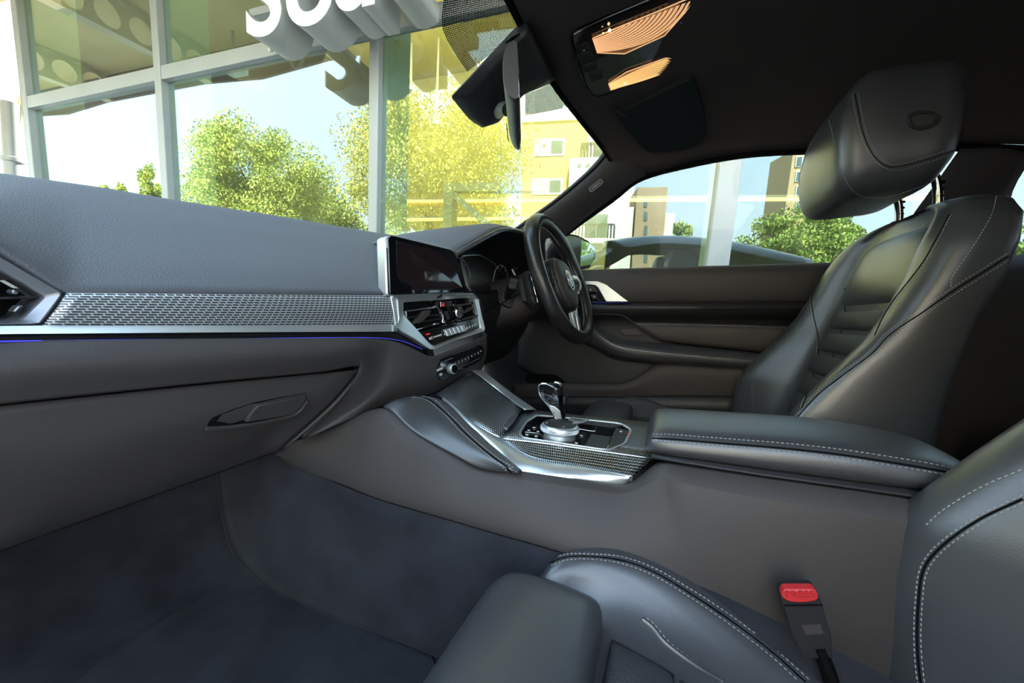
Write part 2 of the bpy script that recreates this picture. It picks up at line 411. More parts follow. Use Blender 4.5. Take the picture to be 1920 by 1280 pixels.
# building frame: s along the facade, t up, d into the building
f_up = Vector((-.055, -.036, .998)).normalized()
f_h = Vector((-.104, .991, -.03)); f_n = Vector((.993, .102, .058)).normalized(); f_0 = Vector((1.8, 0, 0))
def FP(s, t, d=0.): return f_0 + f_h*s + f_up*t + f_n*d
def fbox(name, s0, s1, t0, t1, d0, d1, m, parent=None, bevel=0.):
    c = [FP(s, t, d) for s in (s0, s1) for t in (t0, t1) for d in (d0, d1)]
    o = mesh(name, c, [(0, 1, 3, 2), (4, 6, 7, 5), (0, 4, 5, 1), (2, 3, 7, 6), (0, 2, 6, 4), (1, 5, 7, 3)], m, parent, True, 35)
    if bevel: bev(o, bevel)
    return o
def RF(px, py, x):
    """where the reflected sight line through a pixel, bounced off the facade, crosses the plane x="""
    d = Vector(ray(px, py)); c = Vector(CAM); k = (f_0 - c).dot(f_n)/d.dot(f_n); p = c + d*k; r = d - f_n*(2*d.dot(f_n))
    return p + r*((x - p.x)/r.x)
ZG = -.25
g = mesh('ground', [(-60, -50, ZG), (30, -50, ZG), (30, 60, ZG), (-60, 60, ZG)], [(0, 1, 2, 3)], M['asphalt']); tag(g, kind='structure')
fac = thing('wall_facade', 'glazed showroom facade with pale aluminium mullions beside the car', None, FP(0, 0), kind='structure')
SM = [-6.2, -4.2, -2.2, -.20, 1.965, 3.93, 5.63]; TT = 2.35
for s in SM:
    w = .035 if s != -.20 else .055
    fbox('mullion', s - w, s + w, ZG, 5.2, -.05, .02, M['alu'], fac, .006)
    fbox('fin', s - .012, s + .03, ZG, 5.2, .025, .36, M['fin'], fac)
for a, b in zip(SM[:-1], SM[1:]):
    fbox('transom', a + .036, b - .036, TT - .05, TT + .05, -.045, .02, M['alu'], fac, .005)
    fbox('pane', a + .036, b - .036, ZG + .1, TT - .05, .0, .006, M['facade_glass'], fac)
    fbox('pane', a + .036, b - .036, TT + .05, 5.15, .0, .006, M['facade_glass'], fac)
    fbox('sill', a + .036, b - .036, ZG, ZG + .1, -.045, .02, M['alu'], fac)
# showroom room
M['show_dark'] = mat('showroom dark wall', (.10, .095, .085), .8)
fl = fbox('floor_showroom', -8, 5.7, ZG - .1, ZG - .005, .03, 8.2, M['show_floor']); tag(fl, kind='structure')
bw = fbox('wall_showroom', -8, 5.8, ZG, 5.2, 8.2, 8.4, M['show_dark']); tag(bw, kind='structure')
ew = fbox('wall_showroom_end', -8.2, -8, ZG, 5.2, .0, 8.4, M['show_dark']); tag(ew, kind='structure')
ew2 = fbox('wall_showroom_side', 5.7, 5.9, ZG, 5.2, .05, 8.4, M['show_dark']); tag(ew2, kind='structure')
cl = fbox('ceiling_showroom', -8.2, 5.8, 5.2, 5.4, .0, 8.4, M['show_wall']); tag(cl, kind='structure')
def FX(px, py, d):
    """sight line through a pixel on the plane d metres behind the glass"""
    r = Vector(ray(px, py)); c = Vector(CAM); return c + r*((f_0 + f_n*d - c).dot(f_n)/r.dot(f_n))
for (x0, y0), (x1, y1), d, w_ in (((640, 378), (1800, 372), 5.42, 'upper'), ((760, 412), (1010, 409), 5.05, 'lower')):
    a, b = FX(x0, y0, d), FX(x1, y1, d)
    w = thing('light_strip', 'long warm light strip glowing inside the showroom, the %s of two' % w_, 'light strip', tuple(a))
    tube('diffuser', [a, b], .03, M['led'], w, 6); tube('housing', [a + f_up*.05, b + f_up*.05], .03, M['cream'], w, 4)
    for t in (.1, .5, .9):
        if w_ == 'upper': tube('hanger', [a.lerp(b, t) + f_up*.08, a.lerp(b, t) + f_up*(5.35 - a.lerp(b, t).z)], .01, M['iron'], w, 5)
        else: tube('bracket', [a.lerp(b, t), a.lerp(b, t) + f_n*.43], .008, M['iron'], w, 5)
la = bpy.data.lights.new('showroom_lamp', 'AREA'); la.energy = 62; la.color = (1, .80, .36); la.shape = 'RECTANGLE'; la.size = 4; la.size_y = .5
lo = bpy.data.objects.new('showroom_lamp', la); COL.objects.link(lo); lo.location = FX(800, 150, 3.6) + f_up*.5; lo.rotation_euler = (f_n - f_up*.55).to_track_quat('-Z', 'Y').to_euler()
lu = bpy.data.lights.new('ceiling_fill', 'AREA'); lu.energy = 260; lu.color = (1, .80, .42); lu.shape = 'RECTANGLE'; lu.size = 6; lu.size_y = 2.5  # added fill without a fixture, brightens the ceiling behind the upper panes
lv = bpy.data.objects.new('ceiling_fill', lu); COL.objects.link(lv); lv.location = FP(2.6, 3.4, 2.6); lv.rotation_euler = f_up.to_track_quat('-Z', 'Y').to_euler()
pw = [FX(632, 460, 5.5), FX(1125, 460, 5.5)]
s_a, s_b = [(q - f_0).dot(f_h)/f_h.dot(f_h) for q in pw]
pt = fbox('wall_partition', s_b, s_a, ZG, 5.19, 5.5, 5.7, M['show_wall']); tag(pt, 'ochre partition wall inside the showroom', kind='structure')
# showroom frame: a post and a raking brace seen through the glass
pf = thing('portal_frame', 'cream steel post with raking brace standing inside the showroom', 'frame', tuple(FX(830, 460, 4.2)))
a_, b_, c_p = FX(845, 352, 4.2), FX(845, 470, 4.2), FX(1010, 352, 4.2)
tube('post', [V(b_.x, b_.y, ZG), a_], .13, M['cream'], pf, 4); tube('beam', [a_ + V(0, .1, 0), c_p], .10, M['cream'], pf, 4); tube('brace', [FX(852, 365, 4.2), FX(935, 440, 4.2)], .08, M['cream'], pf, 4)
for (x, y), lab in (((770, 163), 'white downlight by the facade mullion above the grille'), ((818, 228), 'white downlight hanging beside the sensor housing'), ((1062, 200), 'white downlight glowing by the windscreen corner')):
    q = FX(x, y, 4.4); sp = thing('downlight', lab, 'light', tuple(q))
    lathe('body', [(.07, 0), (.075, .06), (.03, .11), (.015, 5.45 - q.z)], q, f_up, M['white_frame'], sp, 16)
    lathe('lens', [(.06, -.008), (.06, .0)], q, f_up, mat('downlight lens', (1, 1, .9), .5, emit=(1, .93, .75), estr=7), sp, 16)
g0, g1 = FX(733, 266, 5.47), FX(765, 249, 5.47)
gv = thing('vent_grille', 'small dark slatted grille on the showroom wall', 'grille', tuple(g0))
mid = (g0 + g1)/2; gw, gh = abs(g1.y - g0.y), abs(g1.z - g0.z)
box('frame', mid, (.05, gw, gh), M['iron'], gv)
for i in range(7): box('slat', mid + V(-.04, gw*(-.42 + i*.14), 0), (.04, gw*.05, gh*.7), M['steel_g'], gv)
# canopy over the forecourt
cz = 2.92
def RZ(px, py, z):
    d = Vector(ray(px, py)); c = Vector(CAM); k = (f_0 - c).dot(f_n)/d.dot(f_n); p = c + d*k; r = d - f_n*(2*d.dot(f_n))
    return p + r*((z - p.z)/r.z)
ce = [RZ(a, b, cz) for a, b in ((690, 100), (500, 148), (300, 178), (100, 215))]
k_ = (ce[3].x - ce[0].x)/(ce[3].y - ce[0].y)
def cex(y): return ce[0].x + k_*(y - ce[0].y)             # canopy edge
def cfx(y): return 1.72 - .1*y                              # where it meets the facade
cn = thing('canopy', 'ochre forecourt canopy with steel beams pierced by round holes', 'canopy', (cex(3), 3, cz), None)
Y0c, Y1c = -6, 11
vs = [(cex(Y0c), Y0c, cz + .3), (cfx(Y0c), Y0c, cz + .3), (cfx(Y1c), Y1c, cz + .3), (cex(Y1c), Y1c, cz + .3)]; vs += [(a, b, c + .12) for a, b, c in vs]
mesh('deck', vs, [(0, 1, 2, 3), (4, 5, 6, 7), (0, 1, 5, 4), (1, 2, 6, 5), (2, 3, 7, 6), (3, 0, 4, 7)], M['canopy'], cn)
for k in range(9):
    a, b = Y0c + k*1.85, Y0c + (k + 1)*1.85; dip = .06 if k % 2 else 0
    prism('fascia_panel', [V(cex(a), a, cz + .45), V(cex(b), b - .01, cz + .45), V(cex(b), b - .01, cz), V(cex((a+b)/2), (a+b)/2, cz - dip), V(cex(a), a, cz)], V(-.04, 0, 0), M['fascia'], cn)
for k in range(9):
    y = -4.3 + 1.85*k; x1 = cfx(y) - .06; x0 = cex(y) + .03; n = 5; w = (x1 - x0)/n; vs, fs = [], []
    zc = cz + .13; h = .165; r0 = min(.115, w*.40)
    for i in range(n):
        cx = x0 + w*(i + .5); b = len(vs); q = 24
        for j in range(q):
            a = 2*math.pi*j/q; c, s = math.cos(a), math.sin(a); mm = max(abs(c)/(w/2), abs(s)/h)
            for yy in (y - .01, y + .01): vs += [(cx + c/mm, yy, zc + s/mm), (cx + c*r0, yy, zc + s*r0)]
        for j in range(q):
            i0, i1 = b + 4*j, b + 4*((j + 1) % q)
            fs += [(i0, i1, i1 + 1, i0 + 1), (i0 + 2, i0 + 3, i1 + 3, i1 + 2), (i0 + 1, i1 + 1, i1 + 3, i0 + 3)]
    for zz in (zc - h, zc + h):
        b = len(vs); vs += [(x0, y - .06, zz), (x1, y - .06, zz), (x1, y + .06, zz), (x0, y + .06, zz)]; fs.append((b, b+1, b+2, b+3))
    mesh('beam', vs, fs, M['canopy_beam'], cn, True, 30)
pp = Vector(CAM + ray(22, 250)*4.3)
po = thing('canopy_post', 'round grey post with bracket holding the canopy past the facade corner', 'post', (pp.x, pp.y, ZG))
tube('shaft', [V(pp.x, pp.y, ZG), V(pp.x, pp.y, cz - .35)], .075, M['alu'], po, 20)
tube('bracket', [V(pp.x, pp.y, cz - .8), V(pp.x + .1, pp.y, cz - .3), V(pp.x + .25, pp.y, cz + .3)], .06, M['canopy_beam'], po, 6)
lathe('collar', [(.075, 0), (.095, .01), (.095, .05), (.075, .06)], V(pp.x, pp.y, cz - 1.0), (0, 0, 1), M['alu'], po, 20)
fd = thing('floodlight', 'small green-grey floodlight under the canopy', 'light', FP(4.35, 2.95, -.9))
fbox('housing', 4.25, 4.45, 2.9, 3.05, -1.0, -.85, M['fin'], fd, .01); fbox('arm', 4.34, 4.36, 3.05, 3.3, -.93, -.91, M['alu'], fd)
# sign letters on a rail in front of the upper panes
sg = thing('sign_lettering', 'large white three-dimensional sign letters on a rail above the transom', 'sign', FP(2.5, TT + .1, -.3))
tube('rail', [FP(2.78, TT + .10, -.20), FP(.4, TT + .10, -.20)], .032, M['alu'], sg, 4)
def letter(ch, px, py, size, d):
    dd = Vector(ray(px, py)); c = Vector(CAM); k = (f_0 + f_n*d - c).dot(f_n)/dd.dot(f_n); p = c + dd*k
    cu = bpy.data.curves.new('letter', 'FONT'); cu.body = ch; cu.size = size; cu.extrude = .12; cu.align_x = 'CENTER'; cu.offset = .012; cu.resolution_u = 6
    t = bpy.data.objects.new('letter', cu); COL.objects.link(t)
    dg = bpy.context.evaluated_depsgraph_get(); me = bpy.data.meshes.new_from_object(t.evaluated_get(dg)); me.name = 'letter'
    bpy.data.objects.remove(t); bpy.data.curves.remove(cu)
    ex = -f_h.normalized(); ey = f_up; ez = ex.cross(ey)
    R = Matrix((ex, ey, ez)).transposed().to_4x4(); R.translation = p - ez*.12; me.transform(R)
    o = obj('letter', me, M['sign_side'], sg, False); me.materials.append(M['sign_face'])
    for f in me.polygons:
        if f.normal.dot(ez) > .8: f.material_index = 1
    return o
letter('S', 494, 62, .62, -.44); letter('o', 580, 42, .62, -.44); letter('u', 664, 12, .62, -.44); letter('t', 745, -8, .62, -.44)
text('lettering', 'IR', FX(727, 31, -.05), -f_h.normalized(), f_up, .10, M['iron'], fac, .001)
for s in (2.72,):
    tube('hook', [FP(s, TT + .08, -.15), FP(s, TT - .02, -.13), FP(s + .03, TT - .06, -.10), FP(s + .05, TT + .02, -.05)], .012, M['cream'], sg, 8, n=14)
# trees and houses across the forecourt: the facade mirrors them
def tree(name, label, c, rx, ry, rz, h0, n, m, blobs=26, leaf=.16, seed=1, group=None):
    rd = random.Random(seed); base = Vector((c[0], c[1], ZG))
    t = thing(name, label, 'tree', base, group)
    top = Vector(c)
    tr = [base, base.lerp(top, .4) + V(.1, .15, 0), top + V(0, 0, -rz*.2)]
    tube('trunk', tr, [.16, .14, .11, .09, .07, .05, .04, .03], M['bark'], t, 8, n=8)
    B = []
    for k in range(blobs):
        while True:
            p = V(rd.uniform(-1, 1), rd.uniform(-1, 1), rd.uniform(-1, 1))
            if p.length < 1: break
        q = top + V(p.x*rx, p.y*ry, p.z*rz); B.append((q, rd.uniform(.22, .42)))
    for k in range(6):
        q = B[k][0]; tube('branch', [base.lerp(top, .45 + .05*k), base.lerp(top, .6).lerp(q, .5), q], [.05, .035, .015], M['bark'], t, 6, n=3)
    vs, fs = [], []
    for i in range(n):
        q, r = B[rd.randrange(blobs)]
        d = V(rd.gauss(0, 1), rd.gauss(0, 1), rd.gauss(0, 1)).normalized() * (rd.random()**.45)
        p = q + V(d.x*r*rx, d.y*r*ry, d.z*r*rz*1.1)
        a = V(rd.gauss(0, 1), rd.gauss(0, 1), rd.gauss(0, .5)).normalized(); e = a.orthogonal().normalized(); b2 = a.cross(e)
        th = rd.uniform(0, 6.28); u = (e*math.cos(th) + b2*math.sin(th)); L = leaf*rd.uniform(.6, 1.3); w = a*L*.28
        k = len(vs); vs += [p - u*L*.5, p + w, p + u*L*.5, p - w]; fs.append((k, k+1, k+2, k+3))
    tag(mesh('foliage', vs, fs, m, t, False, fix=False), kind='stuff')
    return t
def rtree(name, label, x0, y0, x1, y1, X, n, m, **k):
    a = RF(x0, y0, X); b = RF(x1, y1, X); c = (a + b)/2; ry = abs(a.y - b.y)/2; rz = abs(a.z - b.z)/2
    return tree(name, label, c, ry*.6, ry*.8, rz*.8, 0, n, m, **k)
rtree('leafy_tree', 'feathery green tree mirrored in the facade beside the blue sky', 350, 215, 650, 470, -15, 48000, M['leaf2'], blobs=60, leaf=.14, seed=3)
rtree('leafy_tree', 'tall golden green tree mirrored in the facade behind the rear-view mirror', 620, 125, 1010, 470, -12.5, 60000, M['leaf1'], blobs=80, leaf=.125, seed=5)
rtree('conifer_tree', 'small pointed tree mirrored above the dashboard edge', 255, 300, 320, 400, -20, 4000, M['leaf2'], blobs=12, leaf=.18, seed=8)
rtree('bushy_shrub', 'low spreading shrub mirrored above the dashboard edge', 195, 330, 260, 400, -20, 1600, M['leaf2'], blobs=9, leaf=.3, seed=9)
rtree('bushy_tree', 'round bright green tree mirrored in the side window past the brick tower', 1240, 412, 1320, 520, -14, 3500, M['leaf3'], blobs=14, leaf=.18, seed=11)
rtree('hedge_tree', 'broad green hedge-like tree mirrored in the side window behind the headrest', 1395, 385, 1650, 540, -15, 20000, M['leaf3'], blobs=40, leaf=.16, seed=12)
rtree('hedge_tree', 'green tree mirrored at the rear quarter window', 1690, 380, 1990, 540, -15, 9000, M['leaf3'], blobs=30, leaf=.25, seed=13)
for i, (x0, x1, X, lab) in enumerate(((330, 520, -22, 'low dense shrub mirrored under the feathery tree'), (500, 720, -22, 'wide dense shrub mirrored behind the facade mullion'), (700, 985, -21.5, 'dense undergrowth mirrored behind the touchscreen'))):
    rtree('dense_shrub', lab, x0, 300 + 12*i, x1, 500, X, 16000, M['leaf2'] if i else M['leaf3'], blobs=30, leaf=.22, seed=20 + i)
# apartment block (its street side faces the facade)
XB = -21.
ab = thing('apartment_block', 'buff brick apartment block with white windows and balconies mirrored in the facade', 'building', (XB, RF(1050, 400, XB).y, ZG))
def bbox(name, x0, y0, x1, y1, d0, d1, m, parent, bevel=0.):
    """block on the street side: pixel rectangle of its mirrored face, d0..d1 metres out of the wall"""
    a, b = RF(x0, y0, XB + d1), RF(x1, y1, XB + d1)
    Y0, Y1 = sorted((a.y, b.y)); Z0, Z1 = sorted((a.z, b.z))
    o = box(name, (XB + (d0 + d1)/2, (Y0 + Y1)/2, (Z0 + Z1)/2), (abs(d1 - d0), Y1 - Y0, Z1 - Z0), m, parent, bevel); return o
bbox('wall', 985, 222, 1094, 560, -6, 0, M['brick'], ab)
bbox('coping', 983, 214, 1096, 224, -6, .15, M['cream'], ab)
for (x0, y0, x1, y1) in ((1006, 262, 1064, 292), (1003, 336, 1060, 365), (1003, 405, 1060, 434)):
    f = bbox('window', x0, y0, x1, y1, .0, .06, M['white_frame'], ab)
    bbox('pane', x0 + 33, y0 + 3, x1 - 4, y1 - 4, .06, .08, M['dark_pane'], f)
    for k in range(6): bbox('louvre', x0 + 1, y0 + 1 + k*4.6, x0 + 29, y0 + 4 + k*4.6, .06, .09, M['cream'], f)
bbox('wall', 1094, 240, 1180, 560, -6, -.8, M['cream'], ab)
bbox('wall', 1074, 297, 1180, 390, 0, 1.0, M['cream'], ab)
def balcony(x0, y0, x1, y1, d, par):
    b = bbox('balcony', x0, y1, x1, y1 + 7, 0, d, M['cream'], par)
    bbox('handrail', x0, y0, x1, y0 + 2, d - .06, d, M['iron'], b)
    n = 14
    for k in range(n + 1): bbox('baluster', x0 + (x1 - x0)*k/n - .8, y0, x0 + (x1 - x0)*k/n + .8, y1, d - .05, d - .02, M['iron'], b)
balcony(1096, 268, 1180, 296, .2, ab)
f = bbox('balcony_door', 1120, 255, 1142, 296, -.8, -.72, M['white_frame'], ab); bbox('pane', 1123, 258, 1139, 296, -.72, -.70, M['dark_pane'], f)
for px in (1092, 1107):
    q = RF(px, 311, XB + 1.0); lathe('wall_disc', [(.12, 0), (.12, .04)], q, (1, 0, 0), M['steel_g'], ab, 20)
lb = thing('terrace_house', 'pale rendered terrace house with iron balcony mirrored in the side window', 'building', (XB, RF(1120, 450, XB).y, ZG))
bbox('wall', 1060, 390, 1182, 560, 1.2, 4.0, M['cream'], lb)
f = bbox('balcony_door', 1100, 398, 1146, 446, 4.0, 4.08, M['white_frame'], lb); bbox('pane', 1104, 402, 1122, 446, 4.08, 4.1, M['dark_pane'], f); bbox('pane', 1125, 402, 1143, 446, 4.08, 4.1, M['dark_pane'], f)
b = bbox('balcony', 1072, 447, 1158, 456, 4.0, 5.2, M['cream'], lb); bbox('handrail', 1072, 420, 1158, 423, 5.14, 5.2, M['iron'], b)
for k in range(15): bbox('baluster', 1072 + k*6.0, 422, 1073.8 + k*6.0, 448, 5.15, 5.18, M['iron'], b)
f = bbox('window', 1096, 478, 1150, 500, 4.0, 4.08, M['white_frame'], lb); bbox('pane', 1100, 480, 1146, 499, 4.08, 4.1, M['dark_pane'], f)
tw = thing('brick_tower', 'tall brown brick stair tower mirrored in the side window', 'building', (XB, RF(1210, 450, XB).y, ZG))
bbox('wall', 1201, 352, 1240, 560, 1.2, 4.2, M['brick2'], tw)
for k in range(5): bbox('slot_window', 1214, 372 + k*26, 1219, 388 + k*26, 4.2, 4.26, M['dark_pane'], tw)
bbox('chimney', 1241, 400, 1258, 560, 1.2, 3.4, M['cream'], tw)
fb = thing('far_block', 'distant pale block with stacked balconies mirrored beside the headrest', 'building', (XB - 6, RF(1512, 400, XB).y, ZG))
bbox('wall', 1496, 280, 1560, 560, -6, -3, M['brick'], fb)
for k in range(4):
    f = bbox('window', 1502, 292 + k*28, 1512, 312 + k*28, -3, -2.9, M['white_frame'], fb); bbox('pane', 1503.5, 294 + k*28, 1510.5, 311 + k*28, -2.9, -2.88, M['dark_pane'], f)
# ================================================================== car shell
def mir(P): return [V(-p.x, p.y, p.z) for p in P]
def sym(P): return [V(-p.x, p.y, p.z) for p in reversed(P) if p.x > 1e-6] + list(P)
hr = [[V(0, .264, 1.0), V(.22, .256, 1.0), V(.39, .226, .992), V(.49, .20, .978), V(.545, .185, .955)],
      [V(0, .10, 1.032), V(.25, .10, 1.03), V(.42, .10, 1.012), V(.54, .10, .975), V(.60, .104, .925)],
      [V(0, -.04, 1.045), V(.25, -.04, 1.042), V(.44, -.04, 1.025), V(.56, -.037, .99), V(.62, -.037, .955)],
      [V(0, -.17, 1.05), V(.25, -.17, 1.045), V(.44, -.17, 1.03), V(.56, -.17, 1.0), V(.62, -.17, .966)],
      [V(0, -.31, 1.05), V(.25, -.31, 1.045), V(.44, -.31, 1.03), V(.56, -.31, .998), V(.62, -.31, .961)],
      [V(0, -.56, 1.03), V(.25, -.56, 1.025), V(.44, -.56, 1.01), V(.55, -.56, .98), V(.61, -.56, .94)],
      [V(0, -.90, .98), V(.25, -.90, .975), V(.42, -.90, .96), V(.52, -.90, .93), V(.58, -.90, .87)],
      [V(0, -1.35, .88), V(.25, -1.35, .875), V(.40, -1.35, .86), V(.50, -1.35, .83), V(.55, -1.35, .76)]]
ceil = loft('ceiling', [sym(r) for r in hr], M['head'], None, nu=34, nv=41, thick=.012, off=0); tag(ceil, 'black cloth headliner of the car roof', kind='structure')
def roofskin(r): return [V(p.x*1.06, p.y + (.03 if p.y > .2 else 0), p.z + .045 - .02*(abs(p.x) > .5)) for p in r]
rs = loft('roof_panel', [roofskin(sym(r)) for r in hr], M['paint'], None, nu=26, nv=31, thick=.006); tag(rs, 'black painted roof skin of the car', kind='structure')
# windscreen and its printed edge
wt = [V(0, .27, 1.005), V(.22, .262, 1.004), V(.39, .232, .996), V(.50, .20, .978), V(.555, .178, .955)]
wbm = [V(0, .98, .60), V(.25, .955, .60), V(.45, .88, .605), V(.58, .76, .62), V(.645, .62, .645)]
wm1 = [a.lerp(b, .35) + V(0, .012, .02) for a, b in zip(wt, wbm)]; wm2 = [a.lerp(b, .7) + V(0, .012, .015) for a, b in zip(wt, wbm)]
wsn = loft('window_1', [sym(wt), sym(wm1), sym(wm2), sym(wbm)], M['glass_car'], None, nu=14, nv=25); tag(wsn, 'windscreen of the car', kind='structure')
def dots(name, sc):
    m = bpy.data.materials.new(name); m.use_nodes = True; nt = m.node_tree; b = nt.nodes['Principled BSDF']; b.inputs['Base Color'].default_value = (.01, .01, .01, 1); b.inputs['Roughness'].default_value = .6
    tc = nt.nodes.new('ShaderNodeTexCoord'); vm = nt.nodes.new('ShaderNodeVectorMath'); vm.operation = 'SCALE'; vm.inputs['Scale'].default_value = sc
    fr = nt.nodes.new('ShaderNodeVectorMath'); fr.operation = 'FRACTION'; di = nt.nodes.new('ShaderNodeVectorMath'); di.operation = 'DISTANCE'; di.inputs[1].default_value = (.5, .5, 0)
    lt = nt.nodes.new('ShaderNodeMath'); lt.operation = 'LESS_THAN'; lt.inputs[1].default_value = .47
    nt.links.new(tc.outputs['UV'], vm.inputs[0]); nt.links.new(vm.outputs[0], fr.inputs[0]); nt.links.new(fr.outputs[0], di.inputs[0]); nt.links.new(di.outputs['Value'], lt.inputs[0]); nt.links.new(lt.outputs[0], b.inputs['Alpha'])
    return m
M['dots'] = dots('dotted windscreen print', 380)
def wspt(px, py):
    """sight line meets the upper windscreen (a plane through header and base)"""
    n = V(0, .40, .735).normalized(); return UP(px, py, tuple(n), n.dot(V(0, .275, 1.0)))
fr1 = loft('print_patch', [[wspt(842, -60), wspt(900, -60), wspt(975, -40)], [wspt(828, 45), wspt(900, 40), wspt(975, 20)], [wspt(850, 95), wspt(900, 85), wspt(985, 55)], [wspt(876, 134), wspt(915, 105), wspt(990, 45)]], M['dots'], wsn, nu=10, nv=10)
tag(fr1, 'dotted black print on the glass above the mirror')
fr2 = loft('print_patch', [[wspt(985, 176), wspt(1015, 165), wspt(1046, 148)], [wspt(985, 217), wspt(1030, 208), wspt(1078, 198)]], M['dots'], wsn, nu=5, nv=8)
# dark seal round the glass
tube('seal', [p + V(0, .002, -.006) for p in sym(wt)], .007, M['void'], ceil, 6, n=40)
# A pillars
apA = Ux([(1160, 270, .545), (1147, 289, .548), (1134, 307, .55), (1060, 372, .565), (1000, 415, .585), (960, 445, .60)]) + [V(.632, .60, .665)]
apB = Ux([(1212, 326, .607), (1176, 347, .615), (1150, 368, .628), (1100, 404, .645), (1060, 437, .66), (1030, 462, .675)]) + [V(.70, .50, .655)]
def pil(A, B, nm, lab):
    n = 12; a = crv(A, n); b = crv(B, n); out = V(0, 0, 0)
    md = [p.lerp(q, .5) + V((-.018 if p.x > 0 else .018), -.006, .0) for p, q in zip(a, b)]
    aa = [p + V((.02 if p.x > 0 else -.02), .03, .01) for p in a]; bb = [p + V((.03 if p.x > 0 else -.03), .0, .015) for p in b]
    o = loft(nm, [aa, a, md, b, bb], M['pillar'], None, nu=14, nv=n, thick=.006); tag(o, lab, kind='structure'); return o
p1 = pil(apA, apB, 'trim_1', 'dark A-pillar trim on the driver side')
p2 = pil(mir(apA), mir(apB), 'trim_2', 'dark A-pillar trim on the passenger side')
tube('seal', [p + V(.004, .012, .004) for p in crv(apA, 12)], .006, M['void'], p1, 6)
PT = skin(p1); bp0 = cast(PT, 1117, 347, .0045); e1 = (cast(PT, 1127, 339) - cast(PT, 1107, 355)).normalized(); e2 = V(-.35, -.1, 1).normalized(); e2 = (e2 - e1*e2.dot(e1)).normalized(); bn = e1.cross(e2)
if bn.dot(Vector(CAM) - bp0) < 0: bn = -bn
bp0 = bp0 + bn*.0015
bd = prism('airbag_badge', [bp0 + e1*a + e2*b for a, b in rrect(0, 0, .044, .015, .006)], -bn*.006, M['plastic_b'], p1, .001)
ring('rim', [bp0 + bn*.0008 + e1*a + e2*b for a, b in rrect(0, 0, .044, .015, .006)], [bp0 + bn*.0008 + e1*a + e2*b for a, b in rrect(0, 0, .041, .0125, .005)], -bn*.001, M['grey_mark'], bd)
text('lettering', 'AIRBAG', bp0 + bn*.0006, e1, e2, .0095, M['grey_mark'], bd)
# side: window rail seal, B-pillar, rear side
wl = [V(.655, .36, .72)] + [p + V(.012, 0, 0) for p in Ux([(1060, 437, .665), (1150, 370, .632)])] + [V(.618, .104, .915), V(.63, -.037, .948), V(.63, -.17, .960), V(.63, -.31, .955), V(.62, -.54, .935), V(.595, -.90, .865)]
tube('seal', wl, .009, M['void'], ceil, 6, n=50)
sw = loft('window_2', [[V(.64, .12, .905), V(.64, -.04, .95), V(.64, -.31, .955), V(.63, -.53, .935)], [V(.70, .36, .66), V(.70, 0, .66), V(.70, -.31, .66), V(.69, -.55, .68)]], M['glass_car'], None, nu=4, nv=10); tag(sw, 'driver door window glass', kind='structure')
rw = loft('window_3', [[V(.62, -.62, .925), V(.59, -.90, .865), V(.575, -1.05, .82)], [V(.68, -.60, .69), V(.66, -.92, .71), V(.63, -1.12, .75)]], M['glass_car'], None, nu=4, nv=8); tag(rw, 'rear quarter window glass', kind='structure')
bf = [U(1800, 280, x=.615), U(1750, 350, x=.635), U(1708, 410, x=.655), U(1680, 490, x=.685)]; br_ = [U(1935, 290, x=.60), U(1898, 350, x=.625), U(1886, 400, x=.645), U(1880, 490, x=.685)]
bpil = loft('trim_3', [bf, [a.lerp(b, .5) + V(-.02, 0, 0) for a, b in zip(bf, br_)], br_], M['pillar'], None, nu=8, nv=10, thick=.01); tag(bpil, 'dark B-pillar trim behind the driver seat', kind='structure')
for sx, nm, lab in ((1, 'wall_right', 'dark rear side trim of the car on the driver side'), (-1, 'wall_left', 'dark rear side trim of the car on the passenger side')):
    o = loft(nm, [[V(sx*.70, -.56, .0), V(sx*.68, -.9, .0), V(sx*.6, -1.4, .0)], [V(sx*.70, -.56, .45), V(sx*.66, -.9, .45), V(sx*.56, -1.4, .45)], [V(sx*.69, -.56, .68), V(sx*.665, -.92, .70), V(sx*.60, -1.4, .74)]], M['plastic_b'], None, nu=10, nv=10, thick=.01); tag(o, lab, kind='structure')
cp = loft('trim_4', [[V(.575, -1.05, .84), V(.55, -1.2, .80), V(.52, -1.38, .76)], [V(.63, -1.12, .74), V(.61, -1.25, .74), V(.58, -1.4, .74)]], M['head'], None, nu=4, nv=6, thick=.01); tag(cp, 'dark C-pillar trim by the rear quarter window', kind='structure')
o = loft('trim_5', [[V(-.62, -.62, .94), V(-.56, -1.0, .87), V(-.52, -1.4, .76)], [V(-.69, -.60, .68), V(-.65, -1.0, .70), V(-.60, -1.4, .74)]], M['head'], None, nu=4, nv=6, thick=.01); tag(o, 'dark rear quarter panel trim on the passenger side', kind='structure')
o = box('wall_rear', (0, -1.42, .42), (1.2, .04, .86), M['head']); tag(o, 'dark bulkhead behind the rear seats', kind='structure')
